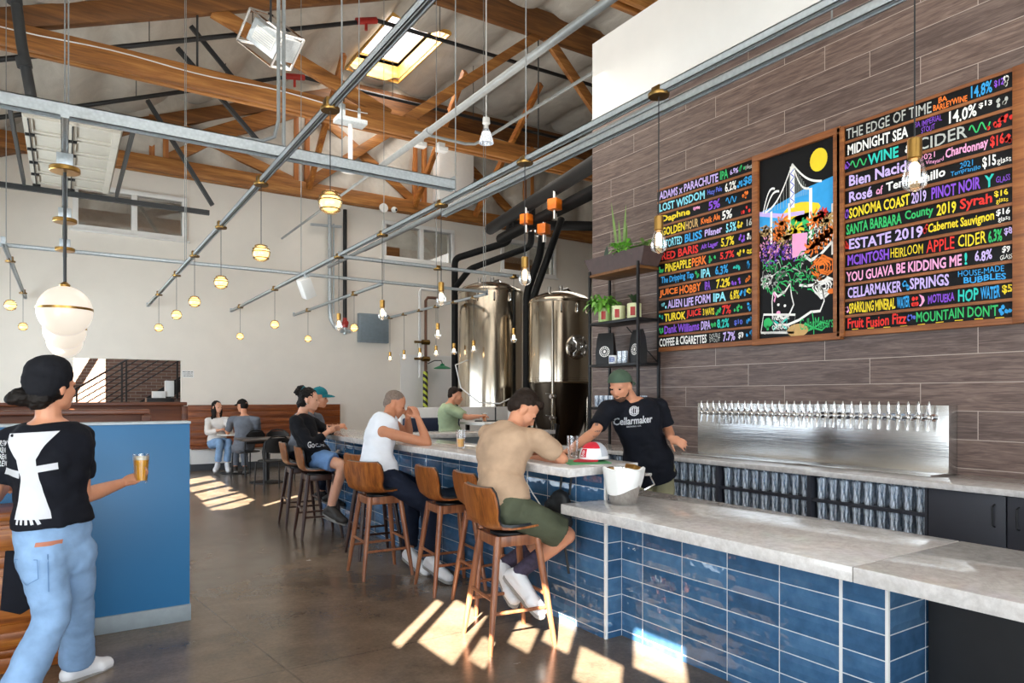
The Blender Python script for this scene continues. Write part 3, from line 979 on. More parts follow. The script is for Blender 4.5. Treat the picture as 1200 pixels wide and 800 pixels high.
def menu_board(label, yl, yr, z0, z1, rows, left_post, right_post):
    t = thing('menu_board', label, 'menu board', (5.19, (yl + yr) / 2, z0), 0, 'hand lettered menu boards')
    O = Vector(t.location)
    Wd = yl - yr
    m = MB(); m.box(Vector((5.175, yr, z0)) - O, Vector((5.199, yl, z1)) - O, .003); m.build('wooden_backing', M['board_wood'], t)
    n = len(rows)
    h = (z1 - z0 - .02) / n
    for i, segs in enumerate(rows):
        zt = z1 - .012 - i * h
        a, b = zt - h + .024, zt
        m = MB(); m.box(Vector((5.155, yr + .02, a)) - O, Vector((5.176, yl - (.0 if not left_post else .03), b)) - O, .001)
        pk = m.build('menu_slat', M['slate'], t)
        m = MB(); m.box(Vector((5.150, yr + .01, a - .022)) - O, Vector((5.176, yl, a)) - O, .002); m.build('slat_rail', M['board_wood'], t)
        pl = lambda u, v: Vector((5.1542, yl - .03 - u * (Wd - .06), a + v * (b - a))) - O
        for sg in segs:
            m = MB()
            s, c, u0, u1 = sg[:4]
            v0, v1 = sg[4:6] if len(sg) > 5 else (.10, .92)
            bd = (sg[6] if len(sg) > 6 else .022) + .004
            if s == '*':
                for _ in range(5):
                    uu = random.uniform(u0, u1); vv = random.uniform(.25, .75)
                    disc2(m, (uu, vv), .010, .16, pl, CK.index(c), 7, .3)
            elif s == '~':
                stroke(m, [((u0 + (u1 - u0) * k / 24) * 12, .5 + .28 * math.sin(k * .55)) for k in range(25)], .09, lambda a, b_: pl(a / 12, b_), CK.index(c))
            else:
                put_text(m, s, u0, u1, v0, v1, pl, CK.index(c), bd, 0.0, .04)
            m.build('chalk_lettering' if s not in '*~' else 'chalk_doodle', CMATS, pk)
    for f, y in ((left_post, yl), (right_post, yr)):
        if f:
            m = MB(); m.box(Vector((5.135, y - f / 2, z0 - .01)) - O, Vector((5.199, y + f / 2, z1 + .01)) - O, .004); m.build('frame_post', M['board_wood'], t)
    for zz in (z0 - .012, z1 - .012):
        m = MB(); m.box(Vector((5.148, yr, zz)) - O, Vector((5.199, yl, zz + .024)) - O, .003); m.build('frame_rail', M['board_wood'], t)

LEFT = [
 [('ADAMS x PARACHUTE', 'l', 0, .66), ('IPA', 'n', .68, .76), ('6.9%', 'l', .78, .86, .3, .8), ('*', 'n', .87, .92), ('16oz', 'g', .93, .99, .3, .7)],
 [('LOST WISDOM', 'c', 0, .52), ('Hazy Pale', 'd', .55, .70, .2, .8), ('6.2%', 'w', .73, .84), ('*', 'b', .85, .9), ('$8', 'b', .91, .99)],
 [('Daphne', 'y', .03, .36, .1, .92, .03), ('*', 'k', .39, .47), ('5%', 'p', .56, .68), ('~', 'b', .74, .84), ('*', 'o', .9, .96)],
 [('GOLDEN', 'y', .03, .3), ('HOUR', 'a', .31, .45), ('Kveik Ale', 'o', .48, .68, .2, .8), ('5%', 'w', .70, .80), ('*', 'r', .89, .97)],
 [('DISTORTED', 'c', .0, .27), ('BLISS', 'b', .30, .49), ('Pilsner', 'l', .52, .70, .2, .85), ('5.5%', 'c', .74, .84), ('*', 'y', .85, .9), ('16', 'g', .94, .99, .2, .8)],
 [('RED BARIS', 'r', .03, .45), ('Alt Lager', 'p', .48, .66, .2, .8), ('5.7%', 'y', .69, .82), ('*', 'p', .87, .92), ('*', 'w', .94, .98)],
 [('*', 'n', 0, .05), ('PINEAPPLE', 'y', .07, .37), ('PERK', 'o', .38, .54), ('*', 'n', .56, .63), ('5.7%', 'r', .68, .82, .2, .85), ('*', 'y', .85, .92), ('oz', 'y', .94, .99, .2, .6)],
 [('The Dripping Tap', 'b', .02, .40), ('*', 'n', .42, .47), ('IPA', 'c', .48, .58), ('6.3%', 'b', .63, .76), ('*', 't', .81, .88), ('*', 'b', .93, .98)],
 [('JUICE', 'o', .0, .22, .1, .9, .03), ('HOBBY', 'o', .24, .48), ('IPA', 'p', .52, .58), ('7.2%', 'y', .64, .78), ('*', 'p', .8, .88), ('*', 'o', .92, .98)],
 [('*', 'c', 0, .08), ('ALIEN LIFE FORM', 'l', .10, .58), ('IPA', 'c', .61, .74, .1, .9, .03), ('6.8%', 'y', .78, .87), ('*', 'b', .88, .93), ('*', 'y', .95, .99)],
 [('*', 't', 0, .04), ('TUROK', 'y', .06, .31, .1, .9, .03), ('JUICE', 'r', .32, .48), ('3 WAYS', 'y', .5, .62, .2, .85), ('*', 'n', .63, .68), ('7%', 'r', .70, .79), ('*', 'n', .82, .9), ('*', 'b', .94, .98)],
 [('*', 'n', 0, .04), ('Dank Williams', 'p', .06, .46), ('DIPA', 'l', .48, .58), ('*', 'n', .59, .63), ('8.2%', 't', .65, .77), ('$10', 'd', .82, .9, .2, .7), ('*', 'b', .94, .99)],
 [('COFFEE & CIGARETTES', 'w', .0, .54), ('DOUBLE', 'g', .57, .68, .5, .9, .0), ('STOUT', 'g', .57, .68, .1, .45, .0), ('7.7%', 'l', .71, .83), ('$9', 'w', .86, .91, .2, .8), ('*', 'b', .94, .99)],
]
RIGHT = [
 [('THE EDGE OF TIME', 'g', .01, .56, .1, .9, .004), ('BA', 'o', .60, .65, .55, .95), ('BARLEYWINE', 'o', .57, .76, .08, .5), ('14.8%', 'b', .78, .89), ('$12', 'p', .9, .95, .3, .8), ('*', 'w', .95, .99)],
 [('MIDNIGHT SEA', 'w', .02, .42, .1, .92, .02), ('BA IMPERIAL', 'p', .46, .62, .55, .95, 0), ('STOUT', 'p', .5, .58, .05, .45, 0), ('14.0%', 'w', .66, .81, .08, .94, .02), ('$13', 'w', .82, .89, .5, .9), ('*', 'g', .92, .98)],
 [('*', 'p', 0, .03), ('~', 'n', .04, .15), ('WINE', 't', .16, .36, .1, .92, .02), ('&', 'w', .40, .45, .2, .8), ('CIDER', 'g', .48, .76, .08, .92, .006), ('~', 'n', .77, .88), ('*', 'r', .86, .98), ('*', 'r', .88, .99)],
 [('Bien Nacido', 'l', .03, .46, .08, .92), ('2021', 'k', .49, .58, .55, .95, 0), ('Dos Vineyard', 'k', .47, .63, .08, .45, 0), ('Chardonnay', 'k', .64, .87), ('$16', 'r', .88, .95), ('*', 'r', .96, .99)],
 [('Rosé', 'l', .03, .19), ('of', 'k', .215, .26, .15, .75), ('Tempranillo', 'w', .28, .64, .08, .9), ('2021', 'b', .72, .79, .55, .95, 0), ('Tempranillo', 'b', .67, .83, .1, .5, 0), ('$15', 'w', .84, .91), ('glass', 'w', .915, .985, .1, .6, 0)],
 [('*', 'p', 0, .02), ('SONOMA COAST', 'y', .03, .43), ('2019', 'l', .44, .53), ('PINOT NOIR', 'p', .56, .83, .08, .92), ('Y', 't', .85, .9, .05, .9), ('GLASS', 'p', .91, .98, .2, .6, 0)],
 [('SANTA BARBARA', 'n', .01, .38), ('County', 'n', .40, .57, .1, .95, .02), ('2019', 'y', .59, .70), ('Syrah', 'r', .72, .89, .05, .95, .02), ('$16', 'y', .9, .97, .5, .95), ('glass', 'y', .91, .97, .05, .45, 0)],
 [('*', 'r', 0, .025), ('ESTATE 2019', 'l', .03, .51, .08, .92), ('*', 'r', .515, .535), ('Cabernet Sauvignon', 'y', .54, .90), ('$16', 'w', .91, .98, .5, .95), ('glass', 'w', .92, .98, .05, .45, 0)],
 [('MCINTOSH', 'p', .02, .30), ('HEIRLOOM', 'y', .31, .51, .15, .85, 0), ('APPLE', 'r', .53, .69, .08, .94, .004), ('CIDER', 'y', .71, .86, .1, .92, .004), ('6.3%', 'n', .87, .94), ('$8', 'l', .95, .99, .4, .9)],
 [('YOU GUAVA BE KIDDING ME', 'k', .01, .73, .12, .9), ('!', 't', .745, .76, .1, .92), ('6.8%', 'l', .80, .89, .2, .9), ('$9', 'w', .94, .98, .5, .95), ('GLASS', 'w', .93, .99, .1, .4, 0)],
 [('CELLARMAKER', 'l', .02, .38, .08, .92, .02), ('*', 'b', .38, .42), ('SPRINGS', 'l', .43, .66), ('HOUSE-MADE', 'b', .71, .95, .55, .95, 0), ('BUBBLES', 'b', .74, .96, .06, .48, .02)],
 [('*', 'k', 0, .02), ('SPARKLING', 'y', .03, .20), ('MINERAL', 'y', .21, .34), ('WATER', 'b', .35, .43), ('*', 'r', .44, .48), (')', 'k', .485, .52), ('MOTUEKA', 'p', .54, .69, .2, .8), ('HOP', 't', .71, .82, .08, .92, .02), ('WATER', 'b', .83, .93), ('$5', 'y', .94, .99, .3, .9)],
 [('Fruit Fusion Fizz', 'r', .02, .41, .15, .95, .02), ('*', 'd', .42, .46), ("MOUNTAIN DON'T", 'n', .47, .92, .2, .95, .012), ('*', 'b', .93, .99), ('- - - - - - - - -', 'y', .05, .95, .02, .07, 0)],
]
menu_board('left menu board of thirteen chalk lettered beer slats', 5.11, 3.90, 1.925, 3.585, LEFT, 0, 0)
menu_board('right menu board of chalk lettered wine and cider slats', 3.10, 1.89, 1.935, 3.575, RIGHT, .06, .07)

# middle chalkboard with a drawing
t = thing('chalkboard', 'framed chalkboard with a drawing of a bridge, flowers and a moon', 'chalkboard', (5.19, 3.51, 1.925))
O = Vector(t.location)
YL, YR, Z0, Z1 = 3.90, 3.13, 1.925, 3.575
m = MB(); m.box(Vector((5.165, YR, Z0)) - O, Vector((5.199, YL, Z1)) - O); sl = m.build('slate_panel', M['slate'], t)
for a, b in (((YR - .03, Z0 - .02), (YL + .03, Z0 + .035)), ((YR - .03, Z1 - .035), (YL + .03, Z1 + .02)), ((YR - .03, Z0 + .035), (YR + .03, Z1 - .035)), ((YL - .03, Z0 + .035), (YL + .03, Z1 - .035))):
    m = MB(); m.box(Vector((5.135, a[0], a[1])) - O, Vector((5.199, b[0], b[1])) - O, .004); m.build('frame_bar', M['board_wood'], t)
m = MB()
lay = [0]
def cp(u, v):
    return Vector((5.1648 - .00004 * lay[0], YL - .03 - u * .71, Z0 + .035 + v * 1.58)) - O
def up_(): lay[0] += 1
CI = CK.index
# sky, moon
m.mi = CI('b'); m.add([cp(.0, .60), cp(1, .62), cp(1, .80), cp(.62, .775), cp(.3, .735), cp(.0, .71)], [(0, 1, 2, 3, 4, 5)]); up_()
disc2(m, (.80, .905), .11, .06, cp, CI('y'), 20); up_()
disc2(m, (.57, .66), .22, .05, cp, CI('y'), 12, .3); disc2(m, (.6, .615), .2, .03, cp, CI('n'), 12, .2); up_()
# bridge: deck, towers, cables, hangers
m.mi = CI('l'); m.add([cp(.0, .715), cp(.3, .675), cp(.62, .66), cp(.62, .64), cp(.3, .65), cp(.0, .69)], [(0, 1, 2, 3, 4, 5)]); up_()
for u, w, a, b in ((.46, .06, .69, .915), (.17, .03, .52, .70), (.42, .035, .52, .72), (.70, .04, .50, .77), (.97, .025, .40, .66)):
    m.mi = CI('w'); m.add([cp(u - w / 2, a), cp(u + w / 2, a), cp(u + w / 2, b), cp(u - w / 2, b)], [(0, 1, 2, 3)])
up_()
for k in range(9): stroke(m, [(.435 + .05 * (k % 2), .70 + .022 * k), (.485 - .05 * (k % 2), .722 + .022 * k)], .006, cp, CI('d'))
def sag(u0, v0, u1, v1, s, n=14): return [(u0 + (u1 - u0) * k / n, v0 + (v1 - v0) * k / n - s * math.sin(math.pi * k / n)) for k in range(n + 1)]
for a in (sag(.46, .925, .08, .70, .05), sag(.46, .925, .84, .79, .03), sag(.46, .925, .68, .77, .045), sag(.08, .70, .28, .80, -.04), sag(.05, .70, .22, .82, -.05)):
    stroke(m, a, .012, cp, CI('w'))
for k in range(8):
    u = .14 + k * .04; v = .925 - (.46 - u) / .38 * .225 - .045 * math.sin(math.pi * (.46 - u) / .38)
    stroke(m, [(u, v), (u, .70)], .004, cp, CI('g'))
    u = .50 + k * .022
    stroke(m, [(u, .90 - k * .017), (u, .74)], .004, cp, CI('g'))
up_()
# blossoms
random.seed(3)
def flower(u, v, r, c, n=9):
    for k in range(n):
        a = 2 * math.pi * k / n
        stroke(m, [(u, v), (u + r * .6 * math.cos(a + .3), v + r * .27 * math.sin(a + .3)), (u + r * math.cos(a), v + r * .45 * math.sin(a))], .016, cp, CI(c))
    disc2(m, (u, v), r * .25, r * .12, cp, CI('y'), 8)
def tuft(u, v, r, c, n=70):
    for k in range(n):
        a = random.uniform(0, 6.3); q = r * random.random() ** .5
        x, y = u + q * math.cos(a), v + q * .45 * math.sin(a)
        stroke(m, [(x, y), (x + random.uniform(-.03, .03), y + random.uniform(-.015, .015))], .009, cp, CI(c))
for (u, v, r, c) in ((.32, .62, .11, 'o'), (.28, .56, .09, 'o'), (.76, .60, .12, 'o'), (.9, .58, .10, 'a'), (.5, .56, .12, 'y'), (.38, .54, .1, 'a'), (.85, .62, .07, 'r')): flower(u, v, r, c)
for (u, v, r, c) in ((.14, .50, .15, 'k'), (.16, .47, .15, 'p'), (.46, .48, .14, 'k'), (.44, .46, .13, 'p'), (.08, .60, .07, 'a'), (.78, .50, .14, 'w'), (.85, .53, .12, 'w'), (.3, .56, .2, 'a'), (.55, .55, .2, 'n'), (.1, .32, .08, 'w')): tuft(u, v, r, c)
up_()
m.mi = CI('k'); m.add([cp(.46, .42), cp(.64, .43), cp(.66, .54), cp(.46, .55)], [(0, 1, 2, 3)]); up_()
for k in range(5):
    flower(.72 + .06 * k, .46 + .015 * k, .11, 'o', 7)
stroke(m, [(.62, .42), (.70, .39), (.82, .41), (.95, .46), (.99, .50)], .018, cp, CI('w'))
for k in range(120):
    u, v = random.uniform(.04, .72), random.uniform(.24, .42); a = random.uniform(-1, 2.5); l_ = random.uniform(.05, .13)
    stroke(m, [(u, v), (u + l_ * .5 * math.cos(a), v + l_ * .3 * math.sin(a) + .01), (u + l_ * math.cos(a), v + l_ * .45 * math.sin(a))], .007, cp, CI('n' if k % 3 else 'g'))
def rose(u, v, r, c):
    for q in range(4):
        rr = r * (1 - q * .23)
        stroke(m, [(u + rr * math.cos(a / 14 * 6.283) * (1 + .13 * math.sin(a * 2 + q)), v + rr * .45 * math.sin(a / 14 * 6.283) * (1 + .13 * math.sin(a * 2 + q))) for a in range(15)], .014, cp, CI(c))
rose(.84, .345, .13, 'o'); rose(.86, .245, .12, 'w')
# sleeping dog outline, leaves
stroke(m, [(.18, .20), (.19, .10), (.24, .07), (.40, .065), (.55, .085), (.70, .12), (.82, .12), (.87, .17), (.85, .23), (.78, .26), (.66, .26), (.55, .27)], .014, cp, CI('w'))
stroke(m, [(.18, .20), (.20, .265), (.26, .225), (.36, .245), (.43, .285), (.45, .22), (.48, .17), (.42, .12), (.34, .10), (.28, .12), (.24, .10)], .014, cp, CI('w'))
stroke(m, [(.20, .25), (.23, .225), (.21, .20)], .02, cp, CI('k'))
for (u, v) in ((.36, .17), (.27, .18)): disc2(m, (u, v), .018, .008, cp, CI('w'), 8)
disc2(m, (.27, .135), .03, .012, cp, CI('k'), 8)
for s in (-1, 1):
    stroke(m, [(.29 + s * .02, .075), (.29 + s * .10, .10), (.29 + s * .09, .045), (.29 + s * .02, .07)], .014, cp, CI('t'))
    stroke(m, [(.74, .035), (.74 + s * .10, .06), (.74 + s * .19, .05), (.74 + s * .1, .02), (.74, .035)], .010, cp, CI('n'))
stroke(m, [(.74, .0), (.74, .06), (.72, .12)], .01, cp, CI('n'))
up_()
# little sign, script, mound
O2 = lambda u, v: cp(u, v)
stroke(m, [(.02, .035), (.06, .135), (.50, .115), (.48, .02), (.02, .035)], .012, cp, CI('w'))
put_text(m, 'WELCOME', .20, .42, .096, .120, cp, CI('w'), .01); put_text(m, 'TO', .28, .34, .074, .092, cp, CI('w'), .01)
put_text(m, 'OREGON', .18, .42, .044, .07, cp, CI('w'), .01); put_text(m, 'GARDEN WALK', .06, .40, .024, .038, cp, CI('w'), 0)
disc2(m, (.12, .085), .06, .028, cp, CI('n'), 10, .2); stroke(m, [(.12, .07), (.12, .045)], .03, cp, CI('n'))
disc2(m, (.53, .03), .14, .035, cp, CI('a'), 20); up_()
put_text(m, 'CellarMakers', .56, .98, .03, .09, cp, CI('n'), .0)
disc2(m, (.955, .215), .045, .014, cp, CI('o'), 10)
m.build('chalk_drawing', CMATS, sl)
random.seed(11)

# ================================================================== PLANT SHELF
SX0, SX1, SY0, SY1 = 4.87, 5.16, 5.10, 5.86
SZ = (1.265, 1.60, 1.985, 2.40)   # shelf heights
t = thing('shelf_unit', 'tall black metal shelf unit standing on the back counter by the tile wall', 'shelving', ((SX0 + SX1) / 2, (SY0 + SY1) / 2, .912))
cx, cy = (SX0 + SX1) / 2, (SY0 + SY1) / 2
for x in (SX0, SX1):
    for y in (SY0, SY1):
        m = MB(); m.box((x - cx - .013, y - cy - .013, 0), (x - cx + .013, y - cy + .013, 2.83 - .912), .002); m.build('post', M['black_metal'], t)
SZ = (1.345, 1.605, 2.005, 2.42, 2.80)
SZ = (1.335, 1.80, 2.26, 2.79)
for z in SZ:
    m = MB(); m.box((SX0 - cx - .01, SY0 - cy - .01, z - .912 - .028), (SX1 - cx + .01, SY1 - cy + .01, z - .912), .003); m.build('shelf', M['timber_dark'] if z > 2.7 else M['black_metal'], t)
m = MB(); m.tube([(SX1 - cx, -.36, .9), (SX1 - cx, .1, 1.3)], .006, 6); m.build('brace', M['black_metal'], t)

M['soil'] = plain('dark_soil', '#2b2019', .9)
M['planter'] = plain('brown_planter_wood', '#4b3a38', .6, var=.12)
def leafmat(n, c): return plain(n, c, .45, var=.25, scale=8)
M['leaf'] = leafmat('green_leaf', '#3f7d2c'); M['leaf2'] = leafmat('bright_green_leaf', '#6fae3c'); M['leaf3'] = leafmat('dark_leaf', '#22381f'); M['leaf4'] = leafmat('grey_green_leaf', '#6d8a45')
def leaf(m, p, d, L_, w, droop=.3, up=(0, 0, 1)):
    p, d = Vector(p), Vector(d).normalized()
    s = d.cross(Vector(up))
    if s.length < .05: s = Vector((1, 0, 0))
    s.normalize()
    a, b, c = [], [], []
    N = 5
    for k in range(N + 1):
        f = k / N
        q = p + d * L_ * f - Vector((0, 0, droop * L_ * f * f))
        ww = w * math.sin(math.pi * min(.98, .08 + f * .92)) * .5
        a.append(q - s * ww + Vector((0, 0, ww * .3))); b.append(q); c.append(q + s * ww + Vector((0, 0, ww * .3)))
    m.sheet([a, b, c])
def bush(m, c, r, n, L_, w, droop=.5, rz=.7):
    for _ in range(n):
        a = random.uniform(0, 6.283); e = random.uniform(-.2, 1.1)
        d = Vector((math.cos(a) * math.cos(e), math.sin(a) * math.cos(e), math.sin(e)))
        leaf(m, Vector(c) + Vector((d.x * r * random.uniform(.2, 1), d.y * r * random.uniform(.2, 1), d.z * r * rz * random.uniform(.1, 1))), d, L_ * random.uniform(.6, 1.2), w * random.uniform(.7, 1.2), droop)
# planter box on the top shelf
t = thing('planter_box', 'long brown planter box of houseplants on the top shelf', 'planter', (5.0, 5.46, 2.79))
m = MB()
b0, b1, h = (.12, .39), (.15, .47), .175
m.loft([[(-b0[0], -b0[1], 0), (b0[0], -b0[1], 0), (b0[0], b0[1], 0), (-b0[0], b0[1], 0)], [(-b1[0], -b1[1], h), (b1[0], -b1[1], h), (b1[0], b1[1], h), (-b1[0], b1[1], h)],
        [(-b1[0] + .015, -b1[1] + .015, h), (b1[0] - .015, -b1[1] + .015, h), (b1[0] - .015, b1[1] - .015, h), (-b1[0] + .015, b1[1] - .015, h)], [(-b1[0] + .015, -b1[1] + .015, h - .03), (b1[0] - .015, -b1[1] + .015, h - .03), (b1[0] - .015, b1[1] - .015, h - .03), (-b1[0] + .015, b1[1] - .015, h - .03)]])
m.build('wooden_trough', M['planter'], t)
m = MB(); m.box((-.13, -.45, .13), (.13, .45, .15)); m.build('soil', M['soil'], t)
m = MB()
for (y, L_, dx, dy) in ((.06, .62, -.05, .12), (.02, .42, .0, .07), (-.02, .55, -.02, -.10), (.04, .30, .02, -.02), (-.05, .36, .03, -.05)):
    leaf(m, (-.02, y, .14), (dx, dy, 1), L_, .04, .0, up=(1, 0, 0))
tag(m.build('snake_plant', M['leaf4'], t), 'tall upright snake plant leaves')
m = MB(); bush(m, (-.06, -.06, .2), .13, 60, .11, .055); tag(m.build('pothos', M['leaf2'], t), 'bright green trailing leaves')
m = MB(); bush(m, (0, -.34, .18), .09, 26, .12, .05); m.build('small_plant', M['leaf4'], t)
m = MB()
for k in range(3): leaf(m, (0, .27, .14), (-.1, -.15 + .12 * k, 1), .22 - .04 * k, .06, .2, up=(1, 0, 0))
tag(m.build('rubber_plant', M['leaf3'], t), 'dark broad leaf')
# three cans of plants on the shelf below
def can_plant(y, body, label, leafy):
    t = thing('potted_plant', label, 'potted plant', (4.97, y, 2.26), 0, 'plants in printed tins')
    m = MB(); m.lathe([(0, 0), (.07, 0), (.074, .006), (.074, .155), (.070, .16), (.066, .15), (0, .145)], 22); m.build('tin', body, t)
    m = MB(); disc = [(.0755 * math.cos(a), .0755 * math.sin(a)) for a in [math.pi * (1.08 + .022 * k) for k in range(11)]]
    m.sheet([[(x, yy, .03) for x, yy in disc], [(x, yy, .12) for x, yy in disc]]); m.build('printed_label', M['red_paint'], t)
    m = MB()
    if leafy == 1:
        bush(m, (-.02, .02, .2), .15, 90, .12, .055, .8); m.build('foliage', M['leaf2'], t)
    elif leafy == 2:
        for k in range(9):
            a = k * .7; leaf(m, (0, 0, .15), (.5 * math.cos(a), .5 * math.sin(a), 1), .17, .045, .3)
        m.build('foliage', M['leaf3'], t)
    else:
        bush(m, (0, .02, .16), .05, 14, .08, .04); m.build('foliage', M['leaf2'], t)
M['tin_a'] = plain('pale_green_tin', '#a9c079', .35); M['tin_b'] = plain('cream_tin', '#d8d9a8', .35)
can_plant(5.72, M['tin_a'], 'bushy trailing plant in a pale green tin at the left of the shelf', 1)
can_plant(5.50, M['tin_b'], 'nearly bare cream tin in the middle of the plant shelf', 0)
can_plant(5.26, M['tin_b'], 'dark spiky plant in a cream tin at the right of the shelf', 2)
# two black bags with round logo, mug, two tumblers
def logo(m, plane, c, r, mi=0):
    n = 26
    stroke(m, [(c[0] + r * math.cos(6.2832 * k / n), c[1] + r * math.sin(6.2832 * k / n)) for k in range(n + 1)], r * .14, plane, mi)
    stroke(m, [(c[0] + .6 * r * math.cos(6.2832 * k / n), c[1] + .6 * r * math.sin(6.2832 * k / n)) for k in range(n + 1)], r * .1, plane, mi)
    for k in range(14):
        a = 6.2832 * k / 14
        stroke(m, [(c[0] + .68 * r * math.cos(a), c[1] + .68 * r * math.sin(a)), (c[0] + .9 * r * math.cos(a), c[1] + .9 * r * math.sin(a))], r * .12, plane, mi)
    disc2(m, c, r * .3, r * .36, plane, mi, 9, .15)
def coffee_bag(loc, rz, label):
    t = thing('paper_bag', label, 'bag', loc, rz, 'black logo bags on the shelf')
    m = MB()
    m.loft([[(-.10, -.04, 0), (.10, -.04, 0), (.10, .04, 0), (-.10, .04, 0)], [(-.105, -.045, .12), (.105, -.045, .12), (.105, .045, .12), (-.105, .045, .12)],
            [(-.095, -.03, .27), (.095, -.03, .27), (.095, .03, .27), (-.095, .03, .27)], [(-.085, -.008, .345), (.085, -.008, .345), (.085, .008, .345), (-.085, .008, .345)]])
    m.build('bag_body', M['black_metal'], t, 25)
    m = MB(); logo(m, lambda u, v: Vector((u, -.0455 + max(0, v - .12) * .10 - .001, v)), (0, .14), .055); m.build('round_logo', CHM['w'], t)
coffee_bag((4.965, 5.70, 1.80), rad(-62), 'black bag with a round white logo at the left end of the shelf')
coffee_bag((4.985, 5.22, 1.80), rad(-100), 'black bag with a white logo leaning at the right end of the shelf')
t = thing('mug', 'white and blue mug with lettering between the two black bags', 'mug', (4.91, 5.52, 1.80))
m = MB(); m.lathe([(0, 0), (.044, 0), (.046, .005), (.046, .09), (.043, .09), (.041, .01), (0, .01)], 20); m.build('mug_body', M['white_metal'], t)
m = MB(); m.tube([(0, -.044, .07), (0, -.075, .065), (0, -.075, .03), (0, -.044, .022)], .006, 8); m.build('handle', M['white_metal'], t)
m = MB()
put_text(m, 'BEER', 2.55, 4.05, .02, .07, lambda u, v: Vector((.0466 * math.cos(u), -.0466 * math.sin(u) * -1, v)) if False else Vector((.0468 * math.cos(u + .35), .0468 * math.sin(u + .35), v)), 0, .03)
m.build('lettering', plain('blue_print', '#2d56a8', .5), t)
for y in (5.43, 5.36):
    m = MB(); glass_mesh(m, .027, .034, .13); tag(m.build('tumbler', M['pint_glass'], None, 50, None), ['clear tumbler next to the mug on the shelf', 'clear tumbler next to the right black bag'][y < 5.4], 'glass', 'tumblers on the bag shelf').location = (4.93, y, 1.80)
for k in range(9):
    for q in range(2):
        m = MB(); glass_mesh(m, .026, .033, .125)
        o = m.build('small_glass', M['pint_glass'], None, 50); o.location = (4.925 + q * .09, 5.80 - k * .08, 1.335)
        tag(o, 'small clear glass on the lowest shelf behind the bartender', 'glass', 'small glasses on the lowest shelf')

# ================================================================== STRUT GRID AND PENDANTS
GZ = 3.2
def strut(name, label, p0, p1, size=.042, rods=(), group='galvanised strut rails of the light grid'):
    p0, p1 = Vector(p0), Vector(p1)
    t = thing(name, label, 'rail', p0, 0, group)
    d = (p1 - p0); L_ = d.length; d.normalize()
    s = d.cross(Vector((0, 0, 1))).normalized()
    m = MB()
    h = size / 2
    M4 = Matrix((s, d, Vector((0, 0, 1)))).transposed().to_4x4()
    for (a, b) in (((-h, 0, h - .006), (h, L_, h)), ((-h, 0, -h), (-h + .005, L_, h)), ((h - .005, 0, -h), (h, L_, h)), ((-h, 0, -h), (-h + .012, L_, -h + .004)), ((h - .012, 0, -h), (h, L_, -h + .004))):
        m.box(a, b, 0, M4)
    m.build('channel', M['galv'], t)
    for f in (0, L_):
        m = MB(); m.box((-h - .002, f - .004, -h - .002), (h + .002, f + .004, h + .035), 0, M4); m.build('end_bracket', M['galv'], t)
    for f in rods:
        q = p0 + d * f
        zr = roof_z(q.x) - .15
        m = MB(); m.cyl(q - p0 + Vector((0, 0, h)), Vector((q.x, q.y, zr)) - p0, .005, n=6); m.build('hanger_rod', M['old_galv'], t)
    return t
strut('strut_rail', 'short galvanised rail at the far left carrying two globe pendants', (-.585, 9.6, GZ), (-.585, 14.85, GZ), rods=(.5,))
strut('strut_rail', 'galvanised rail running from top centre down left with six globe pendants', (1.337, 2.2, GZ), (1.337, 14.85, GZ), rods=(7.8,))
strut('strut_rail', 'galvanised rail above the raised bar with clear bulb pendants', (2.85, -.5, GZ), (2.85, 14.85, GZ), rods=(1.9, 5.75, 10.4))
strut('strut_rail', 'thick galvanised rail next to the tile wall', (3.08, -.5, GZ + .02), (3.08, 5.9, GZ + .02), .05, rods=(2.4, 5.0))
strut('strut_rail', 'far galvanised rail with two globe pendants over the rear wall', (4.12, 9.97, GZ), (4.12, 14.85, GZ))
strut('strut_rail', 'galvanised rail in front of the tall tanks with a row of small bulbs', (6.02, 9.97, GZ), (6.02, 14.6, GZ), rods=(.05,))
strut('strut_rail', 'wide galvanised cross beam nearest the camera at upper left', (-2.25, 5.3, GZ + .10), (2.85, 5.3, GZ + .10), .085, rods=(2.27, 4.1))
strut('strut_rail', 'short cross rail ending in front of the tall tank', (2.85, 8.3, GZ), (5.6, 8.3, GZ), rods=(1.36,))
strut('strut_rail', 'longest cross rail running over the whole hall at the back', (-2.25, 9.97, GZ + .03), (6.02, 9.97, GZ + .03), rods=(3.6, 6.4, 8.2))
strut('strut_rail', 'short galvanised channel above the row of opal lamps', (.0, 5.0, GZ - .02), (.0, 10.0, GZ - .02), rods=(.4,))
solid('conduit', M['old_galv'], 'thick pale conduit running diagonally under the roof at top centre', 'conduit', lambda m: m.tube([(3.62, 1.5, 4.62), (3.62, 9.0, 4.62), (3.62, 10.2, 4.62)], .042, 12) if False else (m.tube([(3.62, 1.5, 4.6), (3.62, 8.9, 4.6)], .04, 12), m.tube([(3.62, 8.9, 4.6), (3.62, 13.9, 4.6)], .02, 10), m.cyl((3.62, 7.3, 4.6), (3.62, 7.42, 4.6), .048)), 'roof conduits')
solid('conduit', M['old_galv'], 'thin conduit bending from the white bar box towards the big truss', 'conduit', lambda m: m.tube([(5.66, 5.0, 5.6), (5.66, 9.5, 5.6), (5.64, 9.72, 5.6), (5.5, 9.8, 5.6), (4.6, 9.8, 5.6)], .024, 10), 'roof conduits')
solid('conduit', M['old_galv'], 'grey conduit running beside the rail near the tall tanks', 'conduit', lambda m: (m.tube([(3.62, 3.5, 3.58), (3.62, 11.0, 3.58)], .03, 10), m.tube([(3.70, 3.5, 3.6), (3.70, 9.6, 3.6)], .015, 8)), 'roof conduits')
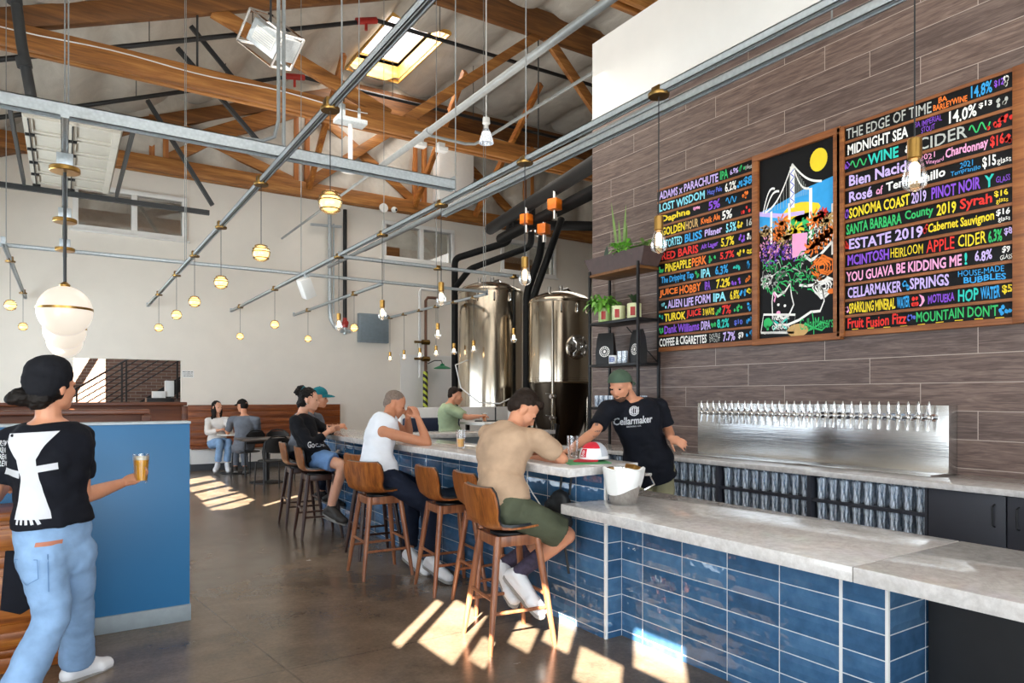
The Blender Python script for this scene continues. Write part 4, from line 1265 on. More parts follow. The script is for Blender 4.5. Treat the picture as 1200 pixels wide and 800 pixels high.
solid('conduit', M['old_galv'], 'upright pair of conduits hanging from the roof beside the heater', 'conduit', lambda m: (m.tube([(1.36, 5.32, 6.9), (1.36, 5.32, 3.55), (1.33, 5.32, 3.42), (1.24, 5.32, 3.37), (1.1, 5.32, 3.36)], .014, 8), m.tube([(1.40, 5.32, 6.9), (1.40, 5.32, 3.36)], .014, 8)), 'roof conduits')

def pendant_bulb(x, y, label, z=2.36, zr=GZ - .02, s=1.18):
    t = thing('bulb_pendant', label, 'pendant light', (x, y, zr), 0, 'clear bulb pendants')
    d = z - zr
    m = MB(); m.lathe([(0, -.012), (.058, -.012), (.062, -.006), (.062, .006), (.05, .010), (0, .010)], 20); m.box((-.03, -.03, .008), (.03, .03, .045), .003); m.build('canopy', M['dark_brass'], t)
    m = MB(); m.cyl((0, 0, 0), (0, 0, d + .10), .0035, n=6); m.build('cord', M['rubber'], t)
    m = MB(); m.lathe([(0, d + .125), (.018 * s, d + .125), (.0225 * s, d + .12), (.0225 * s, d + .045), (.019 * s, d + .04), (0, d + .04)], 16); m.build('brass_socket', M['brass'], t)
    m = MB(); m.lathe([(.017 * s, d + .045), (.024 * s, d + .03), (.037 * s, d - .02), (.041 * s, d - .045), (.036 * s, d - .068), (.022 * s, d - .082), (0, d - .086)], 18); b = m.build('glass_bulb', M['glass'], t)
    m = MB(); m.lathe([(0, d + .03), (.008 * s, d + .028), (.016 * s, d + .015), (.016 * s, d - .04), (0, d - .045)], 12); m.build('filament', M['bulb_glow'], b)
for i, y in enumerate((1.405, 2.815, 4.178, 5.521, 6.892, 8.284)):
    pendant_bulb(2.85, y, ['bulb pendant in front of the right menu board', 'bulb pendant at the left edge of the left menu board', 'bulb pendant above the man in the tan shirt, in front of the right tank', 'bulb pendant left of the left tank, fourth from the right along the bar',
                           'bulb pendant with a black sleeve beside the grey wall panel', 'bulb pendant left of the grey wall panel by the red valve'][i])
t = None
for i, (x, y) in enumerate(((6.02, 14.121), (6.02, 13.371), (6.02, 12.6), (6.02, 11.878), (6.02, 11.15), (6.02, 10.425))):
    pendant_bulb(x, y, 'small bulb pendant, %s of the six on the rail by the tanks' % ['leftmost', 'second from left', 'third from left', 'third from right', 'second from right', 'rightmost'][i], 2.31, s=1.3)
for i, x in enumerate((4.232, 5.466)):
    pendant_bulb(x, 8.3, ['bulb pendant just below and left of the tank edge on the cross rail', 'bulb pendant hanging in front of the left tank'][i], 2.32)

def pendant_globe(x, y, label, z=2.62, zr=GZ - .02):
    t = thing('globe_pendant', label, 'pendant light', (x, y, zr), 0, 'banded glass globe pendants')
    d = z - zr
    m = MB(); m.lathe([(0, -.012), (.055, -.012), (.058, -.006), (.058, .006), (0, .010)], 18); m.box((-.035, -.035, .008), (.035, .035, .06), .003); m.build('canopy', M['dark_brass'], t)
    m = MB(); m.cyl((0, 0, 0), (0, 0, d + .07), .003, n=6); m.build('cord', M['rubber'], t)
    g_ = MB(); g_.lathe([(.001, d + .074), (.030, d + .067), (.055, d + .045), (.068, d + .015), (.071, d - .008), (.066, d - .03), (.052, d - .053), (.030, d - .068), (.001, d - .072)], 22); gl = g_.build('glass_globe', M['amber_glass'], t)
    m = MB()
    for zz, rr in ((.054, .0490), (.030, .0645), (.006, .0715), (-.044, .0600)):
        m.lathe([(rr - .001, d + zz - .0035), (rr + .0016, d + zz - .0035), (rr + .0016, d + zz + .0035), (rr - .001, d + zz + .0035)], 22, ring=True)
    m.build('amber_band', M['dark_brass'], gl)
    m = MB(); m.ell((0, 0, d), (.058, .058, .052), n=20, m=14); m.build('lit_core', M['bulb_glow2'], gl)
M['bulb_glow2'] = glow('warm_lit_core', '#ffe0a6', 3.2)
GL = [(1.337, 4.039, 'nearest and largest banded globe pendant, in front of the far truss'), (1.337, 5.77, 'banded globe pendant second nearest on the middle rail'), (1.337, 7.477, 'banded globe pendant third nearest on the middle rail'),
      (1.337, 9.18, 'banded globe pendant fourth along the middle rail'), (1.337, 10.8, 'banded globe pendant last but one on the middle rail'), (1.337, 13.0, 'smallest banded globe pendant at the end of the middle rail'),
      (2.85, 11.378, 'banded globe pendant right one of the pair on the bar rail'), (2.85, 14.0, 'banded globe pendant left one of the pair at the end of the bar rail'),
      (4.12, 11.196, 'banded globe pendant touching the grey wall panel'), (4.12, 13.83, 'banded globe pendant below the end of the short far rail'),
      (-.585, 10.83, 'banded globe pendant at the left edge of the photo'), (-.585, 14.03, 'banded globe pendant left of the big opal lamps')]
for x, y, lb in GL: pendant_globe(x, y, lb)

def opal(y, label):
    t = thing('opal_pendant', label, 'pendant light', (0, y, 3.1), 0, 'opal globe pendants over the booth')
    m = MB(); m.lathe([(0, -.075), (.09, -.075), (.095, -.07), (.095, -.045), (.09, -.04), (0, -.04)], 24); m.build('canopy', M['brass'], t)
    m = MB(); m.box((-.05, -.05, -.04), (.05, .05, .05), .004); m.build('junction_box', M['galv'], t)
    m = MB(); m.cyl((0, 0, -.05), (0, 0, -.86), .011, n=10); m.build('rod', M['dark_steel'], t)
    m = MB(); m.ell((0, 0, -1.05), (.17, .17, .175), n=32, m=20); b = m.build('opal_globe', M['opal'], t)
    m = MB(); m.lathe([(.1675, -1.044), (.1735, -1.044), (.1735, -1.028), (.1675, -1.028)], 32, ring=True); m.build('brass_band', M['brass'], b)
    m = MB(); m.lathe([(0, -.88), (.03, -.88), (.035, -.865), (.012, -.845), (0, -.845)], 16); m.build('cap', M['brass'], t)
opal(5.74, 'nearest big round opal pendant above the woman at left'); opal(7.40, 'middle opal pendant, partly hidden behind the nearest'); opal(8.85, 'farthest opal pendant of the row over the booth')

# roof things: cage light / heater, high bay lights, spots, camera
t = thing('unit_heater', 'metal caged unit heater hanging tilted under the roof', 'heater', (1.80, 7.3, 5.15))
Mh = Matrix.Rotation(rad(-33), 4, 'Z') @ Matrix.Rotation(rad(38), 4, 'Y') @ Matrix.Rotation(rad(25), 4, 'X')
m = MB(); m.box((-.18, -.14, -.12), (.18, .22, .12), .01, Mh); m.build('housing', M['galv'], t)
m = MB()
c8 = [(a, b, c) for a in (-.22, .22) for b in (-.2, .16) for c in (-.17, .17)]
for i in range(8):
    for j in range(i + 1, 8):
        if sum(1 for k in range(3) if c8[i][k] != c8[j][k]) == 1: m.bar(Mh @ Vector(c8[i]), Mh @ Vector(c8[j]), .018, .018)
m.build('cage', M['chrome'], t)
m = MB(); m.box((-.12, -.148, -.07), (.12, -.138, .07), .002, Mh); m.build('reflector', M['white_metal'], t)
m = MB()
for k in range(6): m.box((-.11, -.156, -.06 + k * .022), (.11, -.15, -.055 + k * .022), 0, Mh)
m.build('louver', M['galv'], t)
m = MB(); m.cyl((0, .05, .1), (0, .05, 1.75), .012, n=8); m.build('hanger', M['dark_steel'], t)
def bell(loc, label, s=1.0):
    t = thing('high_bay_light', label, 'ceiling light', loc, 0, 'glass high bay lights')
    m = MB(); m.lathe([(0, .20 * s), (.05 * s, .20 * s), (.055 * s, .12 * s), (.03 * s, .10 * s), (.035 * s, .02 * s), (0, .02 * s)], 16); m.cyl((0, 0, .2 * s), (0, 0, 1.9), .008, n=6); m.build('ballast', M['white_metal'], t)
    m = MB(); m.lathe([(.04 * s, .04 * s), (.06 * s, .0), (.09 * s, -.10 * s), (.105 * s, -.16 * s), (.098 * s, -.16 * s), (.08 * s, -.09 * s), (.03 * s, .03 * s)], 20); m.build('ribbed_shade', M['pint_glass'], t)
bell((5.0, 8.3, 5.2), 'bell shaped glass high bay light under the roof at top centre')
t = thing('disc_light', 'round white disc light on a tube hanging from the big truss', 'ceiling light', (3.15, 8.7, 4.42))
m = MB(); m.lathe([(0, 0), (.13, 0), (.145, .012), (.145, .035), (.10, .05), (0, .05)], 24); m.build('disc_shade', M['white_metal'], t)
m = MB(); m.cyl((0, 0, .05), (0, 0, .62), .03, n=12); m.build('tube', M['white_metal'], t)
m = MB(); m.box((-.2, -.1, .62), (.2, .1, .68), .006); [m.cyl((x, 0, .68), (x, 0, .85), .02 if k else .05) for k, x in enumerate((-.12, .12))]; m.cyl((-.12, 0, .68), (-.12, 0, 3.4), .006, n=6); m.cyl((.12, 0, .68), (.12, 0, 3.4), .006, n=6); m.build('mounting_plate', M['galv'], t)
for i, (x, y) in enumerate(((3.96, 10.2), (4.35, 10.2))):
    t = thing('spot_light', ['left one of two small white spots clipped under the big truss', 'right one of two small white spots clipped under the big truss'][i], 'spot light', (x + .9, y, 5.62), 0, 'small white truss spots')
    m = MB(); m.box((-.06, -.06, -.02), (.06, .06, .06), .006); m.build('bracket', M['white_metal'], t)
    m = MB(); m.box((-.09, -.12, -.10), (.09, .02, -.02), .012); m.build('lamp_head', M['white_metal'], t)
t = thing('wall_speaker', 'white speaker box clamped under the bar rail', 'speaker', (2.85, 9.65, 2.98))
Ms = Matrix.Rotation(rad(-25), 4, 'Y') @ Matrix.Rotation(rad(15), 4, 'X')
m = MB(); m.box((-.08, -.09, -.14), (.08, .09, .14), .015, Ms); m.build('cabinet', M['white_metal'], t)
m = MB(); m.box((-.03, -.03, .12), (.03, .03, .2), .004); m.build('clamp', M['galv'], t)
t = thing('alarm_disc', 'white round disc on the far truss over the inner window', 'antenna', (6.08, 14.6, 5.75))
m = MB(); m.cyl((0, 0, 0), (0, .05, 0), .10, .10, 24); m.build('disc_face', M['white_metal'], t)
m = MB(); m.cyl((0, .05, 0), (0, .10, 0), .02); m.build('mount', M['galv'], t)
t = thing('security_camera', 'small white dome camera on the far truss right of the disc', 'camera', (6.33, 14.6, 5.74))
m = MB(); m.ell((0, 0, 0), (.07, .07, .07), n=16, m=10); m.build('dome', M['white_metal'], t)
m = MB(); m.ell((.02, -.05, -.01), (.03, .03, .03), n=12, m=8); m.build('lens', M['rubber'], t)
m = MB(); m.cyl((0, .04, 0), (0, .10, 0), .03); m.build('mount', M['white_metal'], t)

# ================================================================== BREWERY
def tank(x, y, r, z0, z1, label, port_dir, cone, window_z):
    t = thing('fermenter_tank', label, 'tank', (x, y, 0), 0, 'stainless fermenter tanks')
    m = MB()
    m.lathe([(0, z1 + .16), (.12, z1 + .155), (r * .55, z1 + .12), (r * .86, z1 + .05), (r * .97, z1), (r, z1 - .06), (r, z0), (r * .98, z0 - .02), (0, z0 - .02)], 56)
    m.build('shell', M['steel'], t, 25)
    for z in (z1 - .05, z0 + .05):
        m = MB(); m.lathe([(r - .002, z - .02), (r + .010, z - .016), (r + .010, z + .016), (r - .002, z + .02)], 56, ring=True); m.build('weld_band', M['steel'], t)
    m = MB(); m.lathe([(0, z0 - .02), (r * .97, z0 - .02), (r * .80, z0 - cone * .45), (r * .45, z0 - cone * .8), (.08, z0 - cone), (0, z0 - cone)], 48); m.build('cone', M['steel_floor_tint'], t)
    for k in range(4):
        a = .7 + k * math.pi / 2
        m = MB(); m.cyl((math.cos(a) * r * .86, math.sin(a) * r * .86, 0), (math.cos(a) * r * .9, math.sin(a) * r * .9, z0 + .1), .045, n=12); m.build('leg', M['steel'], t)
    d = Vector((math.cos(port_dir), math.sin(port_dir), 0))
    m = MB()
    q = d.to_track_quat('Z', 'Y').to_matrix().to_4x4(); q.translation = d * (r - .02) + Vector((0, 0, window_z))
    m.lathe([(0, 0), (.2, 0), (.21, .03), (.2, .07), (.16, .08), (.15, .06), (.08, .085), (0, .09)], 28, q)
    for k in range(6):
        a = k * math.pi / 3
        m.bar(q @ Vector((.05 * math.cos(a), .05 * math.sin(a), .10)), q @ Vector((.19 * math.cos(a), .19 * math.sin(a), .09)), .02, .02)
    m.lathe([(.06, .10), (.075, .10), (.075, .12), (.06, .12)], 18, q, ring=True)
    m.build('manway', M['chrome'], t)
    m = MB()
    for k in range(3):
        a = port_dir - .5 + .5 * k
        m.tube([(r * .93 * math.cos(a), r * .93 * math.sin(a), z1 - .1), (r * 1.06 * math.cos(a), r * 1.06 * math.sin(a), z1 - .12), (r * 1.06 * math.cos(a), r * 1.06 * math.sin(a), z1 - .24), (r * .99 * math.cos(a), r * .99 * math.sin(a), z1 - .26)], .016, 8)
    m.build('lifting_lug', M['chrome'], t)
    m = MB(); m.cyl((.1, .1, z1 + .1), (.1, .1, z1 + .28), .04); m.tube([(.1, .1, z1 + .2), (.25, .1, z1 + .24), (.38, .05, z1 + .1)], .022, 8); m.cyl((-.3, -.1, z1 + .06), (-.3, -.1, z1 + .2), .03); m.build('top_fitting', M['chrome'], t)
    return t
M['steel_floor_tint'] = m_steel('stainless_floor_tint', .34, tint='#4a4138')  # brown tint paints in the dark floor the cones reflect
tank(6.78, 11.1, .615, .72, 3.46, 'left tall stainless fermenter tank behind the bar', rad(-115), .55, .98)
tank(7.22, 9.5, .545, 1.70, 3.12, 'right stainless fermenter tank with a round manway, beside the plant shelf', rad(-96), 1.5, 2.28)
def blackpipe(label, pts, r=.055, cat='pipe'):
    def fn(m):
        P = [Vector(p) for p in pts]
        out = [P[0]]
        for i in range(1, len(P) - 1):
            a, b, c = P[i - 1], P[i], P[i + 1]
            k = min(.14, (a - b).length * .45, (c - b).length * .45)
            s, e = b + (a - b).normalized() * k, b + (c - b).normalized() * k
            for q in range(5):
                f = q / 4
                out.append(s.lerp(b, f).lerp(b.lerp(e, f), f))
        out.append(P[-1])
        m.tube(out, r, 12)
    return solid('insulated_pipe', M['black_matte'], label, cat, fn, 'black insulated glycol pipes')
blackpipe('black insulated pipe dropping left of the left tank', [(7.95, 12.24, 5.4), (7.95, 12.24, 4.76), (7.31, 13.5, 4.54), (7.31, 13.5, .0)], .075)
blackpipe('black insulated pipe sloping over the left tank', [(7.75, 11.1, 5.2), (7.72, 11.1, 4.42), (7.19, 12.6, 4.16), (7.25, 13.3, 3.9)], .065)
blackpipe('left one of two black hoses curving down between the tanks', [(7.45, 10.28, 4.8), (7.36, 10.28, 4.1), (7.13, 10.39, 3.35), (7.13, 10.39, .0)], .07)
blackpipe('right one of two black hoses curving down between the tanks', [(7.60, 9.95, 4.7), (7.38, 9.9, 4.25), (7.10, 10.1, 3.30), (7.16, 10.32, 2.9)], .065)
blackpipe('thick black header pipe running out behind the tile wall, upper one', [(6.95, 11.4, 4.72), (6.0, 6.7, 4.66)], .11)
blackpipe('thick black header pipe running out behind the tile wall, lower one', [(6.95, 11.0, 4.45), (6.35, 7.2, 4.42)], .10)
blackpipe('black pipe linking the headers above the tanks', [(6.9, 10.5, 4.6), (7.3, 10.3, 4.62), (9.2, 9.2, 4.6)], .09)
for i, (x, y, z) in enumerate(((6.5, 9.48, 4.43), (6.3, 8.42, 4.40), (6.66, 9.2, 4.23))):
    t = thing('valve_actuator', ['orange valve actuator left of the other two under the black headers', 'orange valve actuator up beside the tile wall', 'orange valve actuator above the right hose'][i], 'valve', (x, y, z), rad(20), 'orange valve actuators')
    m = MB(); m.box((-.085, -.085, -.085), (.085, .085, .085), .015); m.build('actuator_box', M['orange_plastic'], t)
    m = MB(); m.cyl((0, 0, -.22), (0, 0, -.08), .03); m.cyl((0, 0, .085), (0, 0, .30), .03); m.build('valve_stem', M['chrome'], t)
solid('hose', M['white_metal'], 'thin white hose looping in front of the left tank', 'hose', lambda m: m.tube([(6.0, 10.6, 2.1), (5.7, 10.5, 2.0), (5.75, 10.4, 1.6), (6.0, 10.2, 1.35), (6.3, 10.0, 1.33), (6.6, 10.0, 1.45), (6.75, 10.1, 1.3), (6.75, 10.2, 1.1)], .012, 8))
t = thing('standpipe', 'slim steel standpipe with valves in front of the right tank', 'pipe', (6.62, 8.9, 0))
m = MB(); m.cyl((0, 0, 0), (0, 0, 3.0), .022, n=10); m.build('pipe', M['steel'], t)
m = MB()
for z in (1.45, 1.1): m.cyl((-.05, 0, z), (.05, 0, z), .035); m.cyl((0, -.06, z), (0, .06, z), .02); m.bar((0, -.06, z + .03), (-.18, -.06, z + .05), .02, .012)
m.build('valve', M['chrome'], t)
solid('pump_stand', M['black_metal'], 'dark slanting steel stand leaning between the right tank legs', 'stand', lambda m: (m.bar((6.85, 8.65, .05), (7.6, 8.75, 1.0), .10, .12, .01), m.bar((6.5, 8.9, .05), (6.75, 9.0, 1.0), .12, .10, .01), m.box((6.5, 8.7, 0), (7.3, 8.95, .08), .005)))
for i, (x, y, z) in enumerate(((7.73, 11.1, 4.80), (7.37, 10.28, 4.52))):
    t = thing('pipe_valve', ['red handled valve on the pipe over the left tank', 'red handled valve on the left hose between the tanks'][i], 'valve', (x, y, z), 0, 'red handled pipe valves')
    m = MB(); m.cyl((0, 0, -.10), (0, 0, .10), .085, n=14); m.build('valve_body', M['chrome'], t)
    m = MB(); m.bar((-.05, -.09, 0), (.16, -.12, .06), .035, .02, .004); m.build('lever', M['red_paint'], t)
# pipes on the far wall
solid('wall_conduit', M['galv'], 'pair of grey conduits on the far wall curving into the valve', 'conduit', lambda m: (m.tube([(4.92, 14.9, 5.5), (4.92, 14.9, 3.35), (4.95, 14.9, 3.15), (5.03, 14.9, 3.0), (5.13, 14.9, 2.95)], .04, 10), m.tube([(5.02, 14.93, 5.3), (5.02, 14.93, 3.3)], .02, 8), m.bar((4.5, 14.93, 5.22), (5.2, 14.93, 5.26), .05, .05)), 'pipes on the far wall')
t = thing('fire_riser', 'black fire riser with a red valve on the far wall', 'pipe', (5.27, 14.9, 0))
m = MB(); m.cyl((0, 0, 3.2), (0, 0, 5.65), .045, n=12); m.build('pipe', M['black_metal'], t)
m = MB(); m.lathe([(.0, 3.0), (.06, 3.0), (.075, 3.08), (.05, 3.16), (.045, 3.22), (0, 3.22)], 14); m.cyl((0, -.1, 3.1), (0, .0, 3.1), .05); m.build('red_valve', M['red_paint'], t)
m = MB(); m.cyl((-.1, 0, 2.92), (.12, 0, 2.92), .04); m.cyl((0, 0, 2.85), (0, 0, 3.02), .04); m.build('gauge_fitting', M['galv'], t)
t = thing('electrical_panel', 'grey electrical panel box on the far wall', 'panel', (5.95, 14.92, 3.02))
m = MB(); m.box((-.36, -.06, -.33), (.36, .08, .33), .006); m.build('box', plain('grey_panel_paint', '#7d8890', .45), t)
m = MB(); m.box((-.33, -.067, -.30), (.33, -.058, .30), .004); m.build('cover', plain('grey_panel_cover', '#76828a', .45), t)
t = thing('pipe_column', 'pair of process pipes with a black and yellow striped guard on the far wall', 'pipe', (7.25, 14.85, 0), 0)
m = MB(); m.tube([(0, 0, .3), (0, 0, 3.75), (.05, 0, 3.83), (.5, 0, 3.84)], .035, 10); m.build('copper_pipe', plain('brown_copper_pipe', '#6b4a3a', .5), t)
m = MB(); m.tube([(-.16, 0, 1.9), (-.16, 0, 3.95), (-.12, 0, 4.02), (.5, 0, 4.02)], .035, 10); m.build('white_pipe', M['white_metal'], t)
gs = G('black_yellow_stripes'); sx, sy, sz = gs.sep(gs.obj())
fs = gs.math('GREATER_THAN', gs.math('FRACT', gs.math('ADD', gs.math('MULTIPLY', sz, 6.5), gs.math('MULTIPLY', sx, 6))), .5)
gs.set(gs.mix(fs, srgb('#17170f'), srgb('#c9d24a')), .5)
m = MB(); m.cyl((-.02, -.02, .3), (-.02, -.02, 2.05), .06, n=14); m.build('striped_guard', gs.m, t)
for z in (2.35, 2.75):
    m = MB(); m.cyl((-.3, -.02, z), (.1, -.02, z), .03); m.cyl((-.12, -.06, z), (.06, -.06, z), .06); m.build('valve', M['dark_brass'], t)
t = thing('green_lamp', 'green enamel gooseneck lamp on the far wall', 'lamp', (7.62, 14.7, 2.12))
m = MB(); m.lathe([(0, .12), (.04, .12), (.06, .08), (.2, .02), (.21, 0), (.19, .005), (.05, .06), (0, .07)], 24); m.build('shade', M['green_enamel'], t)
m = MB(); m.tube([(0, 0, .12), (-.02, .02, .2), (-.15, .12, .2), (-.3, .2, .12)], .012, 8); m.build('arm', M['black_metal'], t)
t = thing('wall_sign', 'small printed notice on the far white wall', 'sign', (2.06, 14.985, 1.9))
m = MB(); m.box((-.11, 0, -.07), (.11, .012, .07)); m.build('paper', M['white_trim'], t)
m = MB(); [put_text(m, s, -.09, .09, v, v + .025, lambda u, v: Vector((u, -.001, v))) for s, v in (('MAXIMUM', .03), ('OCCUPANCY', -.01), ('200', -.05))]; m.build('print', M['black_metal'], t)

# ================================================================== FURNITURE
M['walnut'] = wood('walnut_ply', '#4f2810', '#8a4d1f', '#b06c30', 'z', .9, .35)
M['leg_wood'] = wood('stool_leg_wood', '#5a3220', '#8a5436', '#a8714c', 'z', .7, .38)
M['vinyl'] = plain('black_vinyl', '#15171a', .35, var=.1)
M['shaded_leg'] = wood('shaded_leg_wood', '#25130d', '#3a2018', '#4e2d20', 'z', .7, .4)  # same leg wood darkened, shade painted into the far stools
def bar_stool(loc, leg_rz, seat_dir, label, dark=False):
    t = thing('bar_stool', label, 'bar stool', (loc[0], loc[1], 0), leg_rz, 'walnut bar stools along the bar')
    lm = M['leg_wood'] if not dark else M['shaded_leg']
    wm = M['walnut']
    tops = {}
    for sx in (-1, 1):
        for sy in (-1, 1):
            m = MB(); b, tp = Vector((sx * .205, sy * .205, 0)), Vector((sx * .125, sy * .125, .645))
            m.tube([b, b.lerp(tp, .08), b.lerp(tp, .5), tp], [.013, .015, .020, .022], 12)
            m.build('leg', lm, t)
            tops[(sx, sy)] = (b, tp)
    def at(sx, sy, z):
        b, tp = tops[(sx, sy)]
        return b.lerp(tp, z / .645)
    for (a, b, z) in (((-1, -1), (1, -1), .22), ((-1, 1), (1, 1), .22), ((-1, -1), (-1, 1), .29), ((1, -1), (1, 1), .29)):
        m = MB(); m.cyl(at(*a, z), at(*b, z), .0105, n=10); m.build('stretcher', lm, t)
    m = MB()
    for (a, b) in (((-1, -1), (1, -1)), ((1, -1), (1, 1)), ((1, 1), (-1, 1)), ((-1, 1), (-1, -1))):
        m.bar(at(*a, .615), at(*b, .615), .022, .06, .003)
    m.build('apron', lm, t)
    m = MB(); m.lathe([(0, .632), (.11, .632), (.11, .652), (.07, .66), (0, .66)], 24); m.build('swivel_plate', M['black_metal'], t)
    # bent ply shell, front along seat_dir
    a = math.atan2(seat_dir[1], seat_dir[0]) - leg_rz
    Ms = Matrix.Rotation(a - math.pi / 2, 4, 'Z')
    prof = [(.218, .668), (.19, .684), (.10, .682), (0, .674), (-.09, .672), (-.15, .680), (-.185, .705), (-.203, .745), (-.212, .80), (-.222, .86), (-.230, .90), (-.236, .928)]
    def shell(off, w0, inset):
        rows = []
        for i, (y, z) in enumerate(prof):
            j0, j1 = prof[max(0, i - 1)], prof[min(len(prof) - 1, i + 1)]
            ty, tz = j1[0] - j0[0], j1[1] - j0[1]
            L_ = math.hypot(ty, tz)
            ny, nz = tz / L_, -ty / L_          # towards the sitter: up on the seat, forward on the back
            w = w0 - (.045 if i == len(prof) - 1 else .010 if i == len(prof) - 2 else .03 if i == 0 else 0)
            if 5 <= i <= 7: w -= .018
            row = []
            for k in range(-6, 7):
                f = k / 6
                curl = .022 * f * f
                row.append((f * w, y + ny * (off + curl), z + nz * (off + curl)))
            rows.append(row)
        return rows
    def thick(o0, o1, w):
        A, B = shell(o0, w, 0), shell(o1, w, 0)
        m = MB(); n = len(A[0]); N = len(A)
        v = [Ms @ Vector(p) for r in A for p in r] + [Ms @ Vector(p) for r in B for p in r]
        K = N * n
        f = []
        for i in range(N - 1):
            for k in range(n - 1):
                q = i * n + k
                f.append((q, q + 1, q + n + 1, q + n)); f.append((K + q, K + q + n, K + q + n + 1, K + q + 1))
        for i in range(N - 1):
            for k in (0, n - 1):
                q = i * n + k; f.append((q, q + n, K + q + n, K + q))
        for k in range(n - 1):
            for i in (0, N - 1):
                q = i * n + k; f.append((q, q + 1, K + q + 1, K + q))
        m.add(v, f)
        return m
    thick(-.002, .010, .205).build('ply_shell', wm, t, 50)
    thick(.0105, .026, .198).build('vinyl_pad', M['vinyl'], t, 50)
    return t
bar_stool((2.22, 3.43), rad(-8), (1, -.05), 'walnut bar stool nearest the camera, under the man in the tan shirt')
bar_stool((2.50, 4.09), rad(-6), (1, -.1), 'walnut bar stool half hidden behind the tan shirted man')
bar_stool((2.45, 4.60), rad(-6), (1, -.05), 'empty walnut bar stool third from the camera')
bar_stool((2.17, 5.30), rad(-3), (.9, .43), 'walnut bar stool under the man in the white tank top')
bar_stool((2.38, 5.95), rad(-3), (1, .1), 'walnut bar stool hidden beyond the white tank top man', True)
bar_stool((2.22, 7.10), rad(-5), (1, -.1), 'walnut bar stool with shade-dark legs under the woman in denim shorts', True)
bar_stool((2.26, 7.86), rad(-4), (1, -.1), 'walnut bar stool with shade-dark legs under the man in the teal cap', True)

def chair(loc, rz, label):
    t = thing('cafe_chair', label, 'chair', loc, rz, 'black metal cafe chairs')
    bm_ = M['black_metal']
    for s in (-1, 1):
        m = MB(); m.tube([(s * .20, .20, 0), (s * .185, .17, .44)], .013, 8); m.build('leg', bm_, t)
        m = MB(); m.tube([(s * .21, -.22, 0), (s * .19, -.17, .44)], .013, 8); m.build('leg', bm_, t)
    m = MB(); m.lathe([(0, .44), (.19, .44), (.215, .45), (.21, .462), (.15, .458), (0, .452)], 24); m.build('seat', bm_, t)
    m = MB(); m.tube([(-.19, -.17, .44), (-.205, -.2, .62), (-.19, -.225, .76), (-.11, -.245, .83), (0, -.25, .845), (.11, -.245, .83), (.19, -.225, .76), (.205, -.2, .62), (.19, -.17, .44)], .013, 8); m.build('back_frame', bm_, t)
    m = MB()
    rows = []
    for z in (.60, .66, .72, .78, .815):
        w = .19 if z < .75 else (.165 if z < .8 else .12)
        rows.append([(f * w, -.215 - .03 * (1 - f * f) - (z - .6) * .06, z) for f in [k / 5 - 1 for k in range(11)]])
    m.sheet(rows); m.sheet([[(p[0], p[1] - .012, p[2]) for p in r] for r in rows]); m.build('backrest', bm_, t)
    return t
chair((2.70, 10.95, 0), rad(8), 'black cafe chair nearest the camera at the square table')
chair((2.36, 12.35, 0), rad(-95), 'black cafe chair at the left side of the square table') if False else None
chair((2.78, 13.02, 0), rad(25), 'black cafe chair under the man in the grey shirt')
chair((3.62, 12.05, 0), rad(95), 'black cafe chair at the right of the square table')
chair((3.24, 12.62, 0), rad(172), 'black cafe chair on the far side of the square table')
chair((3.05, 13.05, 0), rad(185), 'black cafe chair behind the square table') if False else None
def table(loc, r, label, square):
    t = thing('cafe_table', label, 'table', loc, 0)
    m = MB()
    if square: m.box((-r, -r * .8, .72), (r, r * .8, .75), .006)
    else: m.lathe([(0, .72), (r - .01, .72), (r, .728), (r, .745), (r - .005, .75), (0, .75)], 32)
    m.build('table_top', M['dark_top'] if square else M['pale_top'], t)
    m = MB(); m.cyl((0, 0, .02), (0, 0, .72), .035, n=14); m.build('column', M['black_metal'], t)
    m = MB(); m.lathe([(0, 0), (.27, 0), (.27, .012), (.05, .03), (0, .03)], 28); m.build('base', M['black_metal'], t)
M['dark_top'] = wood('dark_table_top', '#2a2320', '#3d332e', '#51443c', 'x', .6, .3)
M['pale_top'] = plain('pale_table_top', '#c9c6c0', .3)
table((2.86, 11.95, 0), .46, 'dark square cafe table in front of the far bench', True)
table((2.72, 13.72, 0), .34, 'pale round cafe table between the seated woman and man', False)

# bench along the far wall
M['bench_wood'] = wood('orange_brown_bench_wood', '#4d2310', '#7c3f1b', '#a5602c', 'x', .8, .4)
t = thing('wall_bench', 'long wooden bench with a high plank back along the far wall', 'bench', (3.6, 14.7, 0))
for k in range(6):
    m = MB(); m.box((-1.55, .20, .46 + k * .137), (1.56, .25, .46 + k * .137 + .1355), .002); m.build('back_plank', M['bench_wood'], t)
m = MB(); m.box((-1.55, -.26, .42), (1.56, .22, .46), .004); m.build('seat_board', M['bench_wood'], t)
m = MB(); m.box((-1.55, -.20, .13), (1.56, .22, .42)); m.build('white_front', M['white_trim'], t)
m = MB(); m.box((-1.55, -.18, 0), (1.56, .22, .13)); m.build('dark_plinth', M['dark_base'], t)

